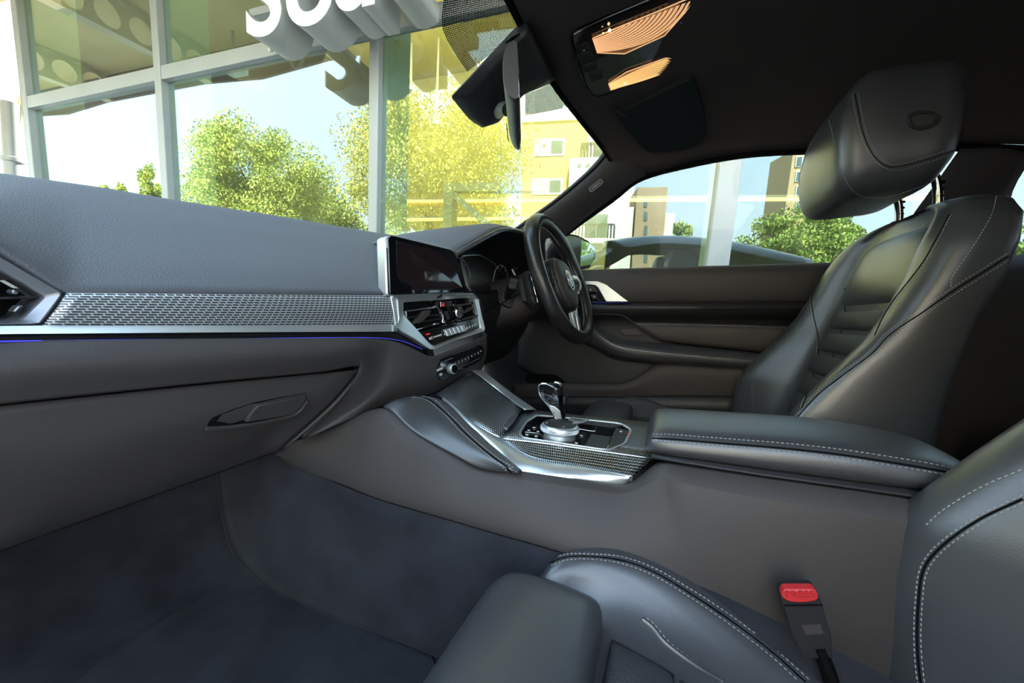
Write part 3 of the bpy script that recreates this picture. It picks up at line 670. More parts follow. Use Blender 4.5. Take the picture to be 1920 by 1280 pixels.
# outer skin of the car: door, sill, wings, bonnet (mirrored in the facade)
o = loft('outer_skin', [[V(.70, 1.9, .42), V(.735, .7, .60), V(.735, .2, .64), V(.735, -.6, .67), V(.72, -1.6, .66)], [V(.88, 1.9, .30), V(.90, .7, .42), V(.90, 0, .44), V(.91, -.8, .46), V(.90, -1.7, .44)], [V(.86, 1.9, 0), V(.88, .7, .0), V(.87, 0, .0), V(.88, -.8, .0), V(.88, -1.7, .05)], [V(.84, 1.9, -.12), V(.84, 0, -.12), V(.84, -1.7, -.12)]], M['paint'], None, nu=14, nv=20, thick=.004); tag(o, 'black painted outer side of the car', kind='structure')
o = loft('bonnet', [[V(-.72, 1.05, .55), V(-.3, 1.06, .585), V(0, 1.07, .59), V(.3, 1.06, .585), V(.72, 1.05, .55)], [V(-.72, 2.0, .42), V(0, 2.1, .44), V(.72, 2.0, .42)]], M['paint'], None, nu=6, nv=16, thick=.004); tag(o, 'black painted bonnet of the car', kind='structure')
# ================================================================== floor of the car
flr = loft('floor', [[V(-.70, -1.4, .10), V(-.45, -1.4, .06), V(-.22, -1.4, .06), V(0, -1.4, .20), V(.22, -1.4, .06), V(.45, -1.4, .06), V(.70, -1.4, .10)],
    [V(-.70, -.3, .08), V(-.45, -.3, .035), V(-.22, -.3, .035), V(0, -.3, .20), V(.22, -.3, .035), V(.45, -.3, .035), V(.70, -.3, .08)],
    [V(-.70, .25, .07), V(-.45, .25, .03), V(-.22, .25, .03), V(0, .25, .22), V(.22, .25, .03), V(.45, .25, .03), V(.70, .25, .07)],
    [V(-.70, .58, .08), V(-.45, .60, .035), V(-.22, .62, .035), V(0, .62, .24), V(.22, .62, .035), V(.45, .62, .035), V(.70, .58, .08)],
    [V(-.70, .80, .20), V(-.45, .83, .18), V(-.22, .84, .18), V(0, .84, .28), V(.22, .84, .18), V(.45, .83, .18), V(.70, .8, .2)],
    [V(-.70, .92, .50), V(-.45, .94, .50), V(-.2, .95, .50), V(0, .95, .50), V(.2, .95, .50), V(.45, .94, .50), V(.70, .92, .50)]], M['carpet'], None, nu=40, nv=43, thick=.008)
tag(flr, 'dark grey car floor carpet', kind='structure')
# tunnel side carpet (fixed to the floor) with its edge seam
ts = crv(Ux([(398, 800, -.205), (410, 885, -.205), (425, 985, -.205), (447, 1045, -.205), (520, 1108, -.205), (620, 1150, -.205), (760, 1200, -.205), (900, 1265, -.20), (1100, 1390, -.19)]), 30)
tt = crv(Ux([(500, 800, -.20), (520, 862, -.198), (560, 880, -.197), (700, 932, -.195), (860, 978, -.19), (1040, 1030, -.185), (1250, 1100, -.175), (1500, 1220, -.17), (1700, 1330, -.17)]), 30)
tc_ = loft('tunnel_carpet', [ts, [a.lerp(b, .5) + V(-.004, 0, 0) for a, b in zip(ts, tt)], tt, [p + V(.04, 0, .01) for p in tt]], M['carpet'], flr, nu=12, nv=30, thick=.006)
tube('edge_binding', [p + V(-.003, 0, 0) for p in ts], .0016, M['carpet'], tc_, 6)
# floor mat
fm = thing('floor_mat', 'dark carpet floor mat with rounded corner in the passenger footwell', 'floor mat', (-.45, .45, .04))
mp = roundpoly([U(462, 1066, z=.037), U(525, 1114, z=.047), U(620, 1156, z=.050), U(735, 1198, z=.052), U(806, 1213, z=.05), U(822, 1290, z=.045), V(-.34, -.12, .045), V(-.62, -.12, .045), V(-.64, .62, .037)], [.02, .02, .02, .02, .03, .05, .03, .03, .05], 5)
prism('pile', mp, V(0, 0, -.008), M['carpet'], fm, .003)
tube('binding', mp, .002, M['carpet'], fm, 6, closed=True)
# ================================================================== dashboard
db = thing('dashboard', 'grey-black dashboard with aluminium mesh trim, air vents and glovebox', 'dashboard', (0, .5, .30))
def DP(px, py, off=0.): return UP(px, py, (.07, 1, 0), .403 + off)
# upper pad, passenger side up to and behind the screen
pb = [V(-.72, .47, .60), V(-.60, .455, .575)] + [DP(a, b, c) for a, b, c in ((-60, 438, 0), (0, 471, 0), (60, 510, 0), (112, 544, 0), (135, 550, 0), (300, 550, 0), (500, 551, 0), (727, 553, 0), (790, 553, .0))]
p_1 = [V(-.72, .49, .615), V(-.60, .475, .60)] + [DP(a, b, c) for a, b, c in ((-60, 415, .03), (0, 440, .03), (60, 462, .03), (112, 482, .03), (140, 490, .03), (300, 500, .03), (500, 512, .03), (725, 522, .03), (800, 525, .03))]
p_2 = [V(-.72, .56, .63), V(-.60, .55, .62)] + [DP(a, b, c) for a, b, c in ((-60, 370, .10), (0, 383, .10), (60, 398, .10), (112, 412, .10), (150, 420, .10), (300, 441, .10), (500, 464, .10), (722, 482, .10), (800, 488, .10))]
p_3 = [V(-.72, .66, .64), V(-.60, .65, .635)] + [DP(a, b, c) for a, b, c in ((-60, 336, .18), (0, 346, .18), (60, 355, .18), (112, 364, .18), (160, 372, .18), (300, 394, .18), (500, 424, .18), (722, 453, .18), (800, 461, .18))]
p_4 = [V(-.72, .74, .645), V(-.60, .73, .64)] + [DP(a, b, c) for a, b, c in ((-60, 323, .25), (0, 331, .25), (60, 339, .25), (112, 346, .25), (180, 355, .25), (320, 378, .25), (500, 405, .25), (722, 441, .25), (800, 450, .25))]
p_5 = [p + V(.01, .12, -.012) for p in p_4]; p_6 = [p + V(.0, .24, -.05) for p in p_4]
for q in (p_5, p_6):
    for k, p in enumerate(q): q[k] = V(max(min(p.x, .3), -.72), p.y, p.z)
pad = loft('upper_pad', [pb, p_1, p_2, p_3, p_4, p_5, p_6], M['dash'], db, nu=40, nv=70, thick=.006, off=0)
# demister slot near the windscreen
dsl = [DP(-60, 336, .215), DP(-60, 350, .20), DP(5, 357, .20), DP(14, 356, .21), DP(0, 352, .216)]
tube('demister_slot', [p + V(0, -.003, .004) for p in dsl], .0015, M['void'], db, 6)
# instrument hood on the driver side
he = crv([U(851, 474, y=.385), U(885, 455, y=.375), U(920, 436, y=.365), U(938, 429, y=.36), U(956, 429, y=.36), U(985, 439, y=.365), V(.45, .375, .69), V(.54, .385, .655), V(.60, .40, .60)], 40)
def hb(k):
    rows = []
    for i, p in enumerate(he): rows.append(p)
    return rows
tops = crv([U(735, 452, y=.50), U(761, 441, y=.52), U(800, 434, y=.50), U(850, 428.5, y=.47), U(903, 424.5, y=.43), V(.36, .43, .716), V(.46, .44, .70), V(.55, .45, .665), V(.63, .46, .60)], 40)
midr = [a.lerp(b, .5) + V(0, 0, .006) for a, b in zip(he, tops)]
backr = [p + V(.02, .15, -.015) for p in tops]; back2 = [p + V(.02, .34, -.06) for p in tops]
hood = loft('instrument_hood', [he, midr, tops, backr, back2], M['dash'], db, nu=26, nv=40, thick=.006, off=0)
inn = [p + V(.0, -.001, -.005) for p in he]; inn1 = [p + V(.004, .05, -.018) for p in he]; inn2 = [V(.03 + (p.x - .03)*.94, .50, p.z - .05) for p in he]
loft('hood_lining', [inn, inn1, inn2], M['plastic_b'], db, nu=10, nv=40, thick=.003)
tube('hood_edge', [p + V(0, -.004, -.003) for p in he], .0055, M['leather'], db, 8)
stitch('stitching', [p.lerp(q, .10) + V(0, -.001, .0045) for p, q in zip(he, tops)], M['thread_d'], db, 120, .004, .002, .0007)
stitch('stitching', [p.lerp(q, .19) + V(0, -.001, .0055) for p, q in zip(he, tops)], M['thread_d'], db, 120, .004, .002, .0007)
# instrument cluster glass set deep under the hood
ic = roundpoly([U(858, 478, y=.47), U(895, 476, y=.47), U(925, 492, y=.47), U(945, 520, y=.47), V(.50, .48, .60), V(.50, .47, .52), U(935, 548, y=.44), U(876, 548, y=.44)], .02, 4)
cl_ = prism('instrument_cluster', ic, V(0, .02, 0), M['cluster'], db, .002)
ring('bezel', [p + V(0, -.001, 0) for p in ic], [p.lerp(sum(ic, V(0, 0, 0))/len(ic), .06) + V(0, -.001, 0) for p in ic], V(0, -.004, 0), M['steel_g'], cl_, .001)
# dials on the glass
for cx, cz_ in ((.18, .565), (.42, .58)):
    o_ = V(cx, .452, cz_); tube('dial_ring', [o_ + V(.055*math.cos(a), .0, .055*math.sin(a)) for a in np.linspace(-.6, 3.8, 30)], .0012, M['grey_mark'], cl_, 6)
    for a in np.linspace(-.5, 3.6, 9): tube('dial_tick', [o_ + V(.046*math.cos(a), 0, .046*math.sin(a)), o_ + V(.052*math.cos(a), 0, .052*math.sin(a))], .0008, M['grey_mark'], cl_, 4)
# panel between cluster, column and centre stack
loft('driver_lower_dash', [[U(878, 547, y=.40), U(905, 547, y=.42), U(940, 545, y=.43), V(.45, .44, .53), V(.62, .44, .54)], [U(893, 556, y=.38), U(912, 562, y=.40), U(950, 575, y=.42), V(.45, .43, .48), V(.64, .44, .50)], [U(905, 600, y=.375), U(925, 600, y=.42), U(960, 610, y=.44), V(.45, .46, .42), V(.66, .46, .44)], [V(.17, .42, .36), V(.25, .48, .34), V(.35, .52, .33), V(.45, .53, .33), V(.67, .54, .34)], [V(.2, .62, .30), V(.25, .64, .30), V(.35, .66, .30), V(.45, .66, .30), V(.67, .66, .30)]], M['plastic_b'], db, nu=18, nv=18, thick=.004)
# aluminium mesh strip
sa = [DP(a, b, -.002) for a, b in ((124, 550), (300, 551), (500, 552.5), (700, 554), (735, 554.5))]
sb = [DP(a, b, -.002) for a, b in ((80, 609), (280, 610), (480, 609.5), (690, 608.5), (742, 608))]
net = loft('mesh_strip', [sb, [a.lerp(b, .5) + V(0, -.0025, 0) for a, b in zip(sa, sb)], sa], M['net_l'], db, nu=6, nv=40, thick=.003)
tag(net, 'aluminium mesh-pattern dash inlay')
_n = 40
for lp_ in net.data.loops: uv_ = net.data.uv_layers[0].data[lp_.index].uv; uv_[1] = .039*(lp_.vertex_index//_n)/5
ends = roundpoly([DP(735, 553, -.006), DP(745, 558, -.006), DP(748, 600, -.006), DP(742, 610, -.006)], .004, 3)
tube('end_bead', ends, .0022, M['silver'], db, 8)
# silver blade under it, running on into the centre bezel
ba = [DP(a, b, -.004) for a, b in ((-120, 614), (0, 612), (200, 611), (400, 610.5), (600, 610), (745, 609.5))]
bb_ = [DP(a, b, -.010) for a, b in ((-120, 628), (0, 625.5), (200, 624), (400, 622.5), (600, 621.5), (745, 621))]
loft('silver_blade', [[p + V(0, .008, 0) for p in ba], ba, bb_, [p + V(0, .008, 0) for p in bb_]], M['silver'], db, nv=30, lin=True, thick=.001, angle=25)
# dark recess and blue light line
ga = [DP(a, b, .006) for a, b in ((-120, 627), (0, 624), (300, 621), (600, 619), (745, 620), (800, 652))]
gb_ = [DP(a, b, .004) for a, b in ((-120, 652), (0, 644), (300, 640), (600, 636), (745, 640), (800, 668))]
loft('recess', [ga, gb_], M['plastic_b'], db, nv=30, thick=.003)
bl = [DP(a, b, -.0105) for a, b in ((-120, 644), (0, 640), (150, 638), (300, 636.5), (450, 635), (600, 633), (700, 633), (740, 636.5), (765, 643), (792, 654))]
tube('ambient_light', bl, .0007, M['blue'], db, 6, n=60)
# lower fascia: columns from under the light line to the glovebox gap and the stack's bottom edge
def col(*L): return [U(a, b, y=c) for a, b, c in L]
LC = [[V(-.72, .45, .48), V(-.72, .435, .46), V(-.72, .45, .42)],
      col((-150, 650, .43), (-150, 690, .42), (-150, 775, .43)), col((0, 642, .43), (0, 690, .415), (0, 755, .425)), col((200, 639, .42), (200, 680, .41), (200, 734, .42)),
      col((400, 636.5, .415), (400, 670, .402), (400, 714, .412)), col((600, 635, .405), (600, 662, .394), (600, 696, .405)), col((668, 634, .402), (672, 658, .392), (676, 688, .402)),
      col((700, 635, .40), (690, 690, .40), (640, 745, .42)), col((725, 637, .398), (700, 730, .405), (566, 822, .46)), col((745, 642, .392), (725, 720, .395), (640, 792, .43)),
      col((770, 652, .384), (760, 710, .385), (712, 762, .41)), col((795, 664, .377), (790, 705, .378), (765, 750, .395)), col((810, 668, .372), (812, 700, .373), (812, 737, .385)),
      col((850, 655, .362), (852, 690, .365), (852, 715, .378)), col((900, 634, .352), (898, 665, .357), (885, 697, .37)), col((911, 626, .352), (911, 660, .36), (900, 698, .38)), [V(.20, .42, .47), V(.20, .42, .43), V(.20, .44, .38)]]
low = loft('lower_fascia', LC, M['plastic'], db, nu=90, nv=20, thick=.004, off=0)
und = [c[-1] for c in LC[8:]]; loft('stack_underside', [und, [p + V(.0, .06, -.005) for p in und]], M['void'], db, nv=30, thick=.003)
# glovebox
gb = [[V(-.72, .45, .41), V(-.72, .45, .36), V(-.72, .50, .27)], col((-150, 780, .435), (-150, 900, .44), (-150, 1085, .50)), col((0, 761, .432), (0, 870, .44), (0, 1000, .475), (0, 1030, .50)), col((200, 739.5, .428), (180, 840, .437), (150, 940, .47), (145, 978, .50)),
      col((400, 719, .42), (370, 790, .428), (310, 890, .465), (300, 923, .49)), col((600, 700, .412), (530, 760, .42), (440, 845, .46), (430, 877, .485)), col((655, 694.5, .41), (580, 755, .418), (500, 822, .455), (500, 852, .48)), col((673, 693, .413), (620, 755, .42), (535, 832, .455), (522, 845, .478))]
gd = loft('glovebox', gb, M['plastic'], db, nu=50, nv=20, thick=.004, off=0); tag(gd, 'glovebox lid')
loft('glovebox_underside', [[c[-1] for c in gb], [c[-1] + V(.0, .30, .03) for c in gb]], M['plastic_b'], db, nv=30, thick=.003)
loft('gap_backing', [[c[-1] + V(0, .012, .006) for c in LC[:7]], [c[0] + V(0, .012, -.006) for c in gb]], M['void'], db, nv=20, thick=.002)
ed = [c for c in gb[-1]]; tube('edge_bead', [ed[0] + V(.004, -.003, 0), ed[1] + V(.006, -.003, 0), ed[2] + V(.006, -.002, 0), ed[3] + V(.004, 0, 0)], .0024, M['plastic'], gd, 6, n=16)
# shaded hollow of the pull, painted as a flat black patch, and its flap
GT = skin(gd)
def GP(px, py, o=0.): return cast(GT, px, py, .0022 + o)
hp = [GP(a, b) for a, b in ((386, 797), (390, 788), (398, 780), (430, 767), (474, 753), (520, 744), (573, 735), (572, 748), (562, 762), (548, 773), (510, 782), (470, 789), (430, 794))]
prism('pull_shade', hp, V(0, .003, 0), M['void'], gd)
tube('recess_lip', [GP(a, b, .0015) for a, b in ((384, 799), (410, 798), (440, 795), (480, 789), (520, 781), (548, 774), (563, 763), (573, 748))], .0024, M['plastic'], gd, 6, n=30)
fp = [GP(a, b, .004) for a, b in ((457, 785), (466, 770), (478, 756), (520, 748), (570, 738), (566, 752), (547, 771), (500, 779))]
prism('pull_flap', fp, V(0, .007, 0), M['plastic'], gd, .0015)
# passenger side vent
sv = thing_part = bpy.data.objects.new('side_vent', None); COL.objects.link(sv); attach(sv, db)
vo = [DP(-160, 420, -.004), DP(-40, 452, -.004), DP(0, 480, -.004), DP(60, 515, -.004), DP(120, 549, -.004), DP(100, 578, -.004), DP(79, 606, -.004), DP(60, 608, -.004), DP(0, 608.5, -.004), DP(-160, 610, -.004)]
vi = [DP(-150, 455, .002), DP(-45, 480, .002), DP(0, 509, .002), DP(40, 532, .002), DP(82, 556, .002), DP(62, 574, .002), DP(40, 595, .002), DP(30, 599, .002), DP(0, 601, .002), DP(-150, 603, .002)]
ring('vent_frame', vo, vi, V(0, .02, 0), M['steel_g'], sv, .0015)
prism('vent_duct', [p + V(0, .03, 0) for p in vi], V(0, .004, 0), M['void'], sv)
loft('end_panel', [[V(-.72, .462, .605), vo[0] + V(0, .006, .03)], [V(-.72, .455, .54), vo[0].lerp(vo[-1], .5) + V(0, .004, 0)], [V(-.72, .45, .46), vo[-1] + V(0, .006, -.02)]], M['plastic'], db, nu=6, nv=6, thick=.004)
for a, b, c, d in ((-100, 525, 24, 523), (-100, 562, 76, 557)):
    prism('vent_vane', [DP(a, b - 2, .006), DP(c, d - 2, .006), DP(c, d + 2, .006), DP(a, b + 2, .006)], V(0, .02, 0), M['plastic_b'], sv, .001)
prism('vent_tab', [DP(20, 548, .0), DP(26, 541, .0), DP(38, 549, .0), DP(30, 553, 0)], V(0, .01, 0), M['steel_g'], sv, .001)
prism('vent_tab', [DP(24, 584, .0), DP(34, 573, .0), DP(46, 572, .0), DP(30, 586, 0)], V(0, .01, 0), M['steel_g'], sv, .001)
# ------------------------------------------------------------------ centre stack face
def CP(px, py, off=0.): return UP(px, py, (.20, 1, 0), .386 + off)
outer = [(733, 553), (800, 552), (887, 550), (898, 560), (904, 590), (910, 614), (909, 621), (860, 636), (815, 655), (807, 655), (797, 649), (775, 634), (752, 621), (743, 610)]
inner = [(757, 567), (800, 564), (884, 558), (889, 560), (896, 592), (900, 613), (899, 615), (860, 630), (816, 647), (811, 646), (804, 641), (780, 614), (758, 590), (757, 585)]
bz = ring('centre_bezel', [CP(a, b, -.004) for a, b in outer], [CP(a, b, .003) for a, b in inner], V(0, .014, 0), M['silver'], db, .0014); tag(bz, 'satin silver centre bezel')
prism('stack_face', [CP(a, b, .016) for a, b in inner], V(0, .01, 0), M['gloss'], db)
cvt = bpy.data.objects.new('centre_vent', None); COL.objects.link(cvt); attach(cvt, db)
def cen(L): return [CP(a, b, c) for a, b, c in L]
A_ = [(761, 583), (822, 574), (835, 604), (780, 619), (763, 600)]
ring('vent_frame', cen([(a, b, .004) for a, b in A_]), cen([(764, 585, .006), (820, 577, .006), (831, 602, .006), (781, 615, .006), (766, 599, .006)]), V(0, .006, 0), M['chrome'], cvt, .0006)
prism('vent_duct', cen([(a, b, .012) for a, b in A_]), V(0, .003, 0), M['void'], cvt)
tube('vane', cen([(767, 595, .005), (830, 589, .005)]), .0014, M['plastic_b'], cvt, 6)
tube('vane', cen([(772, 605, .006), (833, 597, .006)]), .0012, M['plastic_b'], cvt, 6)
prism('vane_tab', cen([(776, 607, .001), (797, 583, .001), (809, 581, .001), (806, 591, .001), (788, 606, .001)]), V(0, .008, 0), M['plastic'], cvt, .001)
tube('grip_arc', cen([(821, 579, .0), (828, 585, -.002), (831, 593, -.002), (829, 603, .0)]), .0026, M['chrome'], cvt, 8, n=12)
for a, b in (((821, 575), (822, 577)), ((835, 604), (834, 605))): lathe('pin', [(.003, 0), (.003, .008)], CP(*a, .001), (0, 1, 0), M['chrome'], cvt, 10)
cvr = bpy.data.objects.new('centre_vent', None); COL.objects.link(cvr); attach(cvr, db)
B_ = [(855, 571), (887, 567), (894, 592), (868, 600), (858, 598)]
prism('vent_duct', cen([(a, b, .012) for a, b in B_]), V(0, .003, 0), M['void'], cvr)
tube('vane', cen([(856, 573, .003), (886, 568.5, .003)]), .0022, M['plastic'], cvr, 6)
tube('vane', cen([(864, 600, .003), (895, 591, .003)]), .0022, M['plastic'], cvr, 6)
prism('vane_tab', cen([(870, 586, .001), (883, 575, .001), (888, 575, .001), (886, 580, .001), (874, 587, .001)]), V(0, .006, 0), M['plastic'], cvr, .001)
kc = CP(856, 585, .0); kn = V(-.25, -1, .0).normalized()
lathe('grip_wheel', [(.0095, 0), (.0115, .002), (.0115, .008), (.0095, .010), (.004, .0095)], kc, kn, M['chrome'], cvr, 24)
tube('grip_arc', cen([(889, 574, .001), (892, 582, .001), (893, 590, .001)]), .002, M['chrome'], cvr, 8, n=8)
for a in ((853, 572), (885, 568), (860, 600), (865, 600), (893, 591)): lathe('pin', [(.0028, 0), (.0028, .006)], CP(*a, .0), (0, 1, 0), M['chrome'], cvr, 10)
# hazard and lock keys
for a, b, w, nm in ((820.5, 571, 3, 'key'), (831.5, 570.5, 8.5, 'hazard_key'), (843, 570, 7.5, 'key')):
    k = prism(nm, cen([(a - w/2, b - 4.5, .004), (a + w/2, b - 5, .004), (a + w/2 + 1, b + 4, .004), (a - w/2 + 1, b + 4.5, .004)]), V(0, .005, 0), M['plastic_b'], db, .0006)
    if nm == 'hazard_key': prism('mark', cen([(829, 574, .003), (834, 573.5, .003), (831, 567, .003)]), V(0, .001, 0), M['red_mark'], k)
    tube('rim', cen([(a - w/2, b - 4.5, .003), (a + w/2, b - 5, .003)]), .0006, M['chrome'], k, 5)
tube('rim', cen([(826, 566, .003), (826.5, 575, .003)]), .0006, M['chrome'], db, 5)
prism('sensor_window', cen([(834, 584, .010), (839, 583, .010), (844, 598, .010), (839, 599, .010)]), V(0, .002, 0), M['plastic'], db)
# climate strip: slanted black face with silver toggles
cf = prism('climate_strip', cen([(788, 622, .004), (845, 607, .004), (895, 596, .004), (899, 612, -.001), (860, 628, -.001), (815, 645, -.001)]), V(0, .008, 0), M['gloss'], db, .0008)
for i in range(5):
    a = 835 + i*7.2; b = 619.2 - i*2.1
    k = prism('toggle', cen([(a, b - 1.0, -.003), (a + 6.3, b - 2.8, -.003), (a + 12, b + 8.6, -.009), (a + 5.6, b + 11, -.009)]), V(0, .006, 0), M['silver_w'], cf, .0008)
ex_ = (CP(860, 628) - CP(815, 645)).normalized(); ez_ = V(0, 0, 1)
for a, b, s in ((808, 634, 'AC'), (817, 631, 'SYNC'), (824.5, 628.5, 'MAX'), (834, 626, 'A'), (876, 615, 'R'), (881, 613.5, 'F'), (886, 611.5, 'P'), (891, 609.5, 'V')):
    text('print', s, CP(a, b, -.004), ex_, ez_, .0045 if len(s) > 2 else .007, M['white_mark'], cf)
prism('print', cen([(799, 626, -.0005), (806, 624.5, -.0005), (806.5, 626.5, -.0005), (800, 628, -.0005)]), V(0, .001, 0), M['red_mark'], cf)
# radio strip
LT = skin(low)
def RP(px, py, o=0.): return cast(LT, px, py, .0042 + o)
rp_ = [RP(a, b) for a, b in ((817, 682), (822, 674), (835, 668), (860, 659), (880, 651.5), (896, 646), (903, 648), (905, 656), (904, 665), (899, 674), (880, 684), (855, 697), (827, 711), (821, 709), (818, 700))]
rdo = prism('radio_strip', rp_, V(0, .012, 0), M['gloss'], db, .0008)
kx = RP(840, 690); kax = (V(-.25, -1, .12)).normalized()
kb = lathe('volume_knob', [(.0088, 0), (.0096, .002), (.0096, .010), (.0086, .012), (.0078, .0123)], kx, kax, M['silver'], rdo, 32)
lathe('cap', [(.0076, .012), (.0076, .0129)], kx, kax, M['gloss'], kb, 28)
ex2 = (RP(897, 655) - RP(826, 690)).normalized()
for a, b, s in ((821, 691, 'MODE'), (823, 700, 'SEL')): text('print', s, RP(a, b, .0008), ex2, V(0, 0, 1), .0058, M['white_mark'], rdo)
for i in range(8): text('print', str(i + 1), RP(850 + i*6.1, 680 - i*2.75, .0008), ex2, V(0, 0, 1), .007, M['grey_mark'], rdo)
text('print', '>', RP(898, 657, .0008), ex2, V(0, 0, 1), .007, M['white_mark'], rdo)
tube('slot_line', [RP(850, 692, .0006), RP(897, 669, .0006)], .0006, M['steel_g'], rdo, 5)
tube('slot_line', [RP(822, 679, .0006), RP(845, 670, .0006)], .0008, M['steel_g'], rdo, 5)
# ------------------------------------------------------------------ touchscreen
ts_ = thing('touchscreen', 'wide black glass touchscreen standing on top of the centre dash', 'screen', tuple(CP(800, 552)))
q4 = [U(727, 439, y=.405), U(852, 469, y=.372), U(878, 547, y=.352), U(731, 553, y=.397)]
sc_o = roundpoly(q4, [.012, .012, .006, .006], 4); nn = newell(sc_o); nn = nn if nn.y < 0 else -nn
prism('glass', sc_o, -nn*.006, M['screen'], ts_, .0012)
cq = sum(sc_o, V(0, 0, 0))/len(sc_o)
prism('housing', [cq + (p - cq)*1.015 - nn*.006 for p in sc_o], -nn*.018 + V(-.004, 0, 0), M['silver_w'], ts_, .003)
q5 = [q4[0].lerp(q4[2], .09), q4[1].lerp(q4[3], .09), q4[2].lerp(q4[0], .09), q4[3].lerp(q4[1], .09)]
prism('active_area', [p + nn*.0004 for p in q5], -nn*.0006, mat('display panel', (.016, .010, .011), .06, spec=.7, coat=.5, coatr=.02), ts_)
prism('foot', [q4[3] - nn*.03 + V(.05, 0, .01), q4[2] - nn*.03 + V(-.05, 0, .01), q4[2] - nn*.03 + V(-.05, .0, -.01), q4[3] - nn*.03 + V(.05, 0, -.01)], -nn*.03, M['plastic_b'], ts_, .003)
# ================================================================== centre console
cs = thing('centre_console', 'dark centre console with mesh aluminium deck, silver edge strip and padded armrest', 'console', (-.02, .1, .05))
ZT = .315
edA = [U(829, 750, x=-.055), U(848, 764, x=-.075), U(875, 792, x=-.10), U(908, 822, x=-.12), U(943, 852, x=-.138), U(978, 882, x=-.147), U(1030, 889, x=-.142), U(1100, 898, x=-.13), U(1168, 907, x=-.117), U(1178, 901, x=-.112)]
edB = [U(835, 748, y=.345), U(856, 766, y=.31), U(883, 791, y=.268), U(915, 810, y=.235), U(941, 824, y=.21), U(965, 842, z=.308), U(1001, 862, z=.302), U(1090, 876, z=.303), U(1184, 893, z=.305), U(1186, 892, z=.306)]
edM = [a.lerp(b, .5) + V(-.002, 0, .004) for a, b in zip(edA, edB)]
eb = loft('edge_strip', [[p + V(.004, 0, -.006) for p in edA], edA, edM, edB, [p + V(.004, 0, -.008) for p in edB]], M['silver'], cs, nu=14, nv=60, thick=.0015); tag(eb, 'satin silver edge strip')
# tray cover in front of the selector
tn = [U(819, 740, y=.362), U(838, 751, y=.335), U(858, 768, y=.306), U(884, 792, y=.266), U(916, 811, y=.232), U(939, 821, z=.316)]
tf = [U(888, 699, y=.362), U(905, 711, y=.335), U(925, 727, y=.308), U(950, 746, y=.274), U(968, 758, y=.25), U(981, 767, z=.320)]
tr = loft('tray_cover', [tn, [a.lerp(b, .5) + V(0, 0, .003) for a, b in zip(tn, tf)], tf], M['net_s'], cs, nu=8, nv=24, thick=.004, off=0)
prism('tray_tab', [U(945, 800, z=.327), U(953, 785, z=.327), U(967, 773, z=.326), U(972, 777, z=.325), U(963, 789, z=.326), U(951, 803, z=.326)], V(0, 0, -.004), M['steel_g'], cs, .001)
fa = [U(884, 694, y=.37), U(905, 694, y=.36), U(914, 701, y=.345), U(935, 718, y=.31), U(960, 737, y=.28), U(1006, 769, y=.215)]
fb_ = [U(889, 700, y=.364), U(897, 703, y=.35), U(908, 712, y=.332), U(926, 726, y=.31), U(950, 745, y=.275), U(984, 768, y=.222)]
loft('edge_strip', [[p + V(.02, 0, -.02) for p in fa], fa, [a.lerp(b, .55) + V(0, 0, .001) for a, b in zip(fa, fb_)], fb_], M['silver'], cs, nu=10, nv=30, thick=.0015)
# deck and its sloped near face
dn = [U(940, 823, z=ZT), U(1020, 832, z=ZT), U(1120, 846, z=ZT), U(1226, 861, z=ZT)]
df = [U(984, 768, z=ZT), U(1060, 777, z=ZT), U(1140, 785, z=ZT), U(1232, 795, z=ZT)]
loft('deck', [dn, df], M['net_s'], cs, nu=6, nv=20, thick=.004)
ln = [U(958, 838, z=.309), U(1001, 863, z=.302), U(1090, 877, z=.303), U(1184, 894, z=.305)]
du = [U(942, 824, z=ZT), U(1020, 833, z=ZT), U(1120, 847, z=ZT), U(1226, 861, z=ZT)]
loft('deck_side', [ln, du], M['net_s'], cs, nu=6, nv=24, thick=.002)
prism('deck_end', [U(1184, 893, z=.304), U(1226, 860, z=.314), U(1238, 866, z=.305), U(1190, 902, z=.296)], V(.01, -.004, -.01), M['plastic'], cs)
# control panel in the deck
po_ = roundpoly([U(a, b, z=ZT + .002) for a, b in ((978, 821), (972, 812), (985, 791), (1005, 778), (1044, 781), (1163, 793), (1186, 806), (1174, 833), (1142, 845))], [.008, .008, .01, .008, .004, .012, .012, .012, .012], 3)
cp0 = sum(po_, V(0, 0, 0))/len(po_)
ring('panel_rim', [p + V(0, 0, .002) for p in po_], [cp0 + (p - cp0)*.955 + V(0, 0, .001) for p in po_], V(0, 0, -.004), M['silver'], cs, .0008)
pn = prism('control_panel', [cp0 + (p - cp0)*.96 for p in po_], V(0, 0, -.006), M['gloss'], cs)
def PZ(px, py, h=.0): return U(px, py, z=ZT + .0025 + h)
prism('panel_cover', [PZ(1096, 836), PZ(1109, 813), PZ(1146, 818), PZ(1137, 842)], V(0, 0, -.003), M['plastic_b'], cs, .0008)
prism('panel_cover', [PZ(1139, 842), PZ(1148, 815), PZ(1178, 816), PZ(1172, 831), PZ(1160, 839)], V(0, 0, -.003), M['plastic_b'], cs, .0008)
prism('park_key', [PZ(1149, 813, .001), PZ(1155, 801, .001), PZ(1180, 807, .001), PZ(1178, 815, .001)], V(0, 0, -.003), M['plastic_b'], cs, .0008)
exq = (PZ(1140, 800) - PZ(1060, 790)).normalized(); eyq = V(.9, .1, 0)
text('print', 'P', PZ(1164, 809, .0015), exq, eyq, .009, M['white_mark'], cs)
prism('selector_slot', [PZ(1076, 805, .0004), PZ(1082, 792, .0004), PZ(1152, 803, .0004), PZ(1146, 815, .0004)], V(0, 0, -.003), M['void'], cs)
prism('slot_plate', [PZ(1080, 803, .001), PZ(1086, 793, .001), PZ(1120, 799, .001), PZ(1116, 808, .001)], V(0, 0, -.002), M['chrome'], cs, .0006)
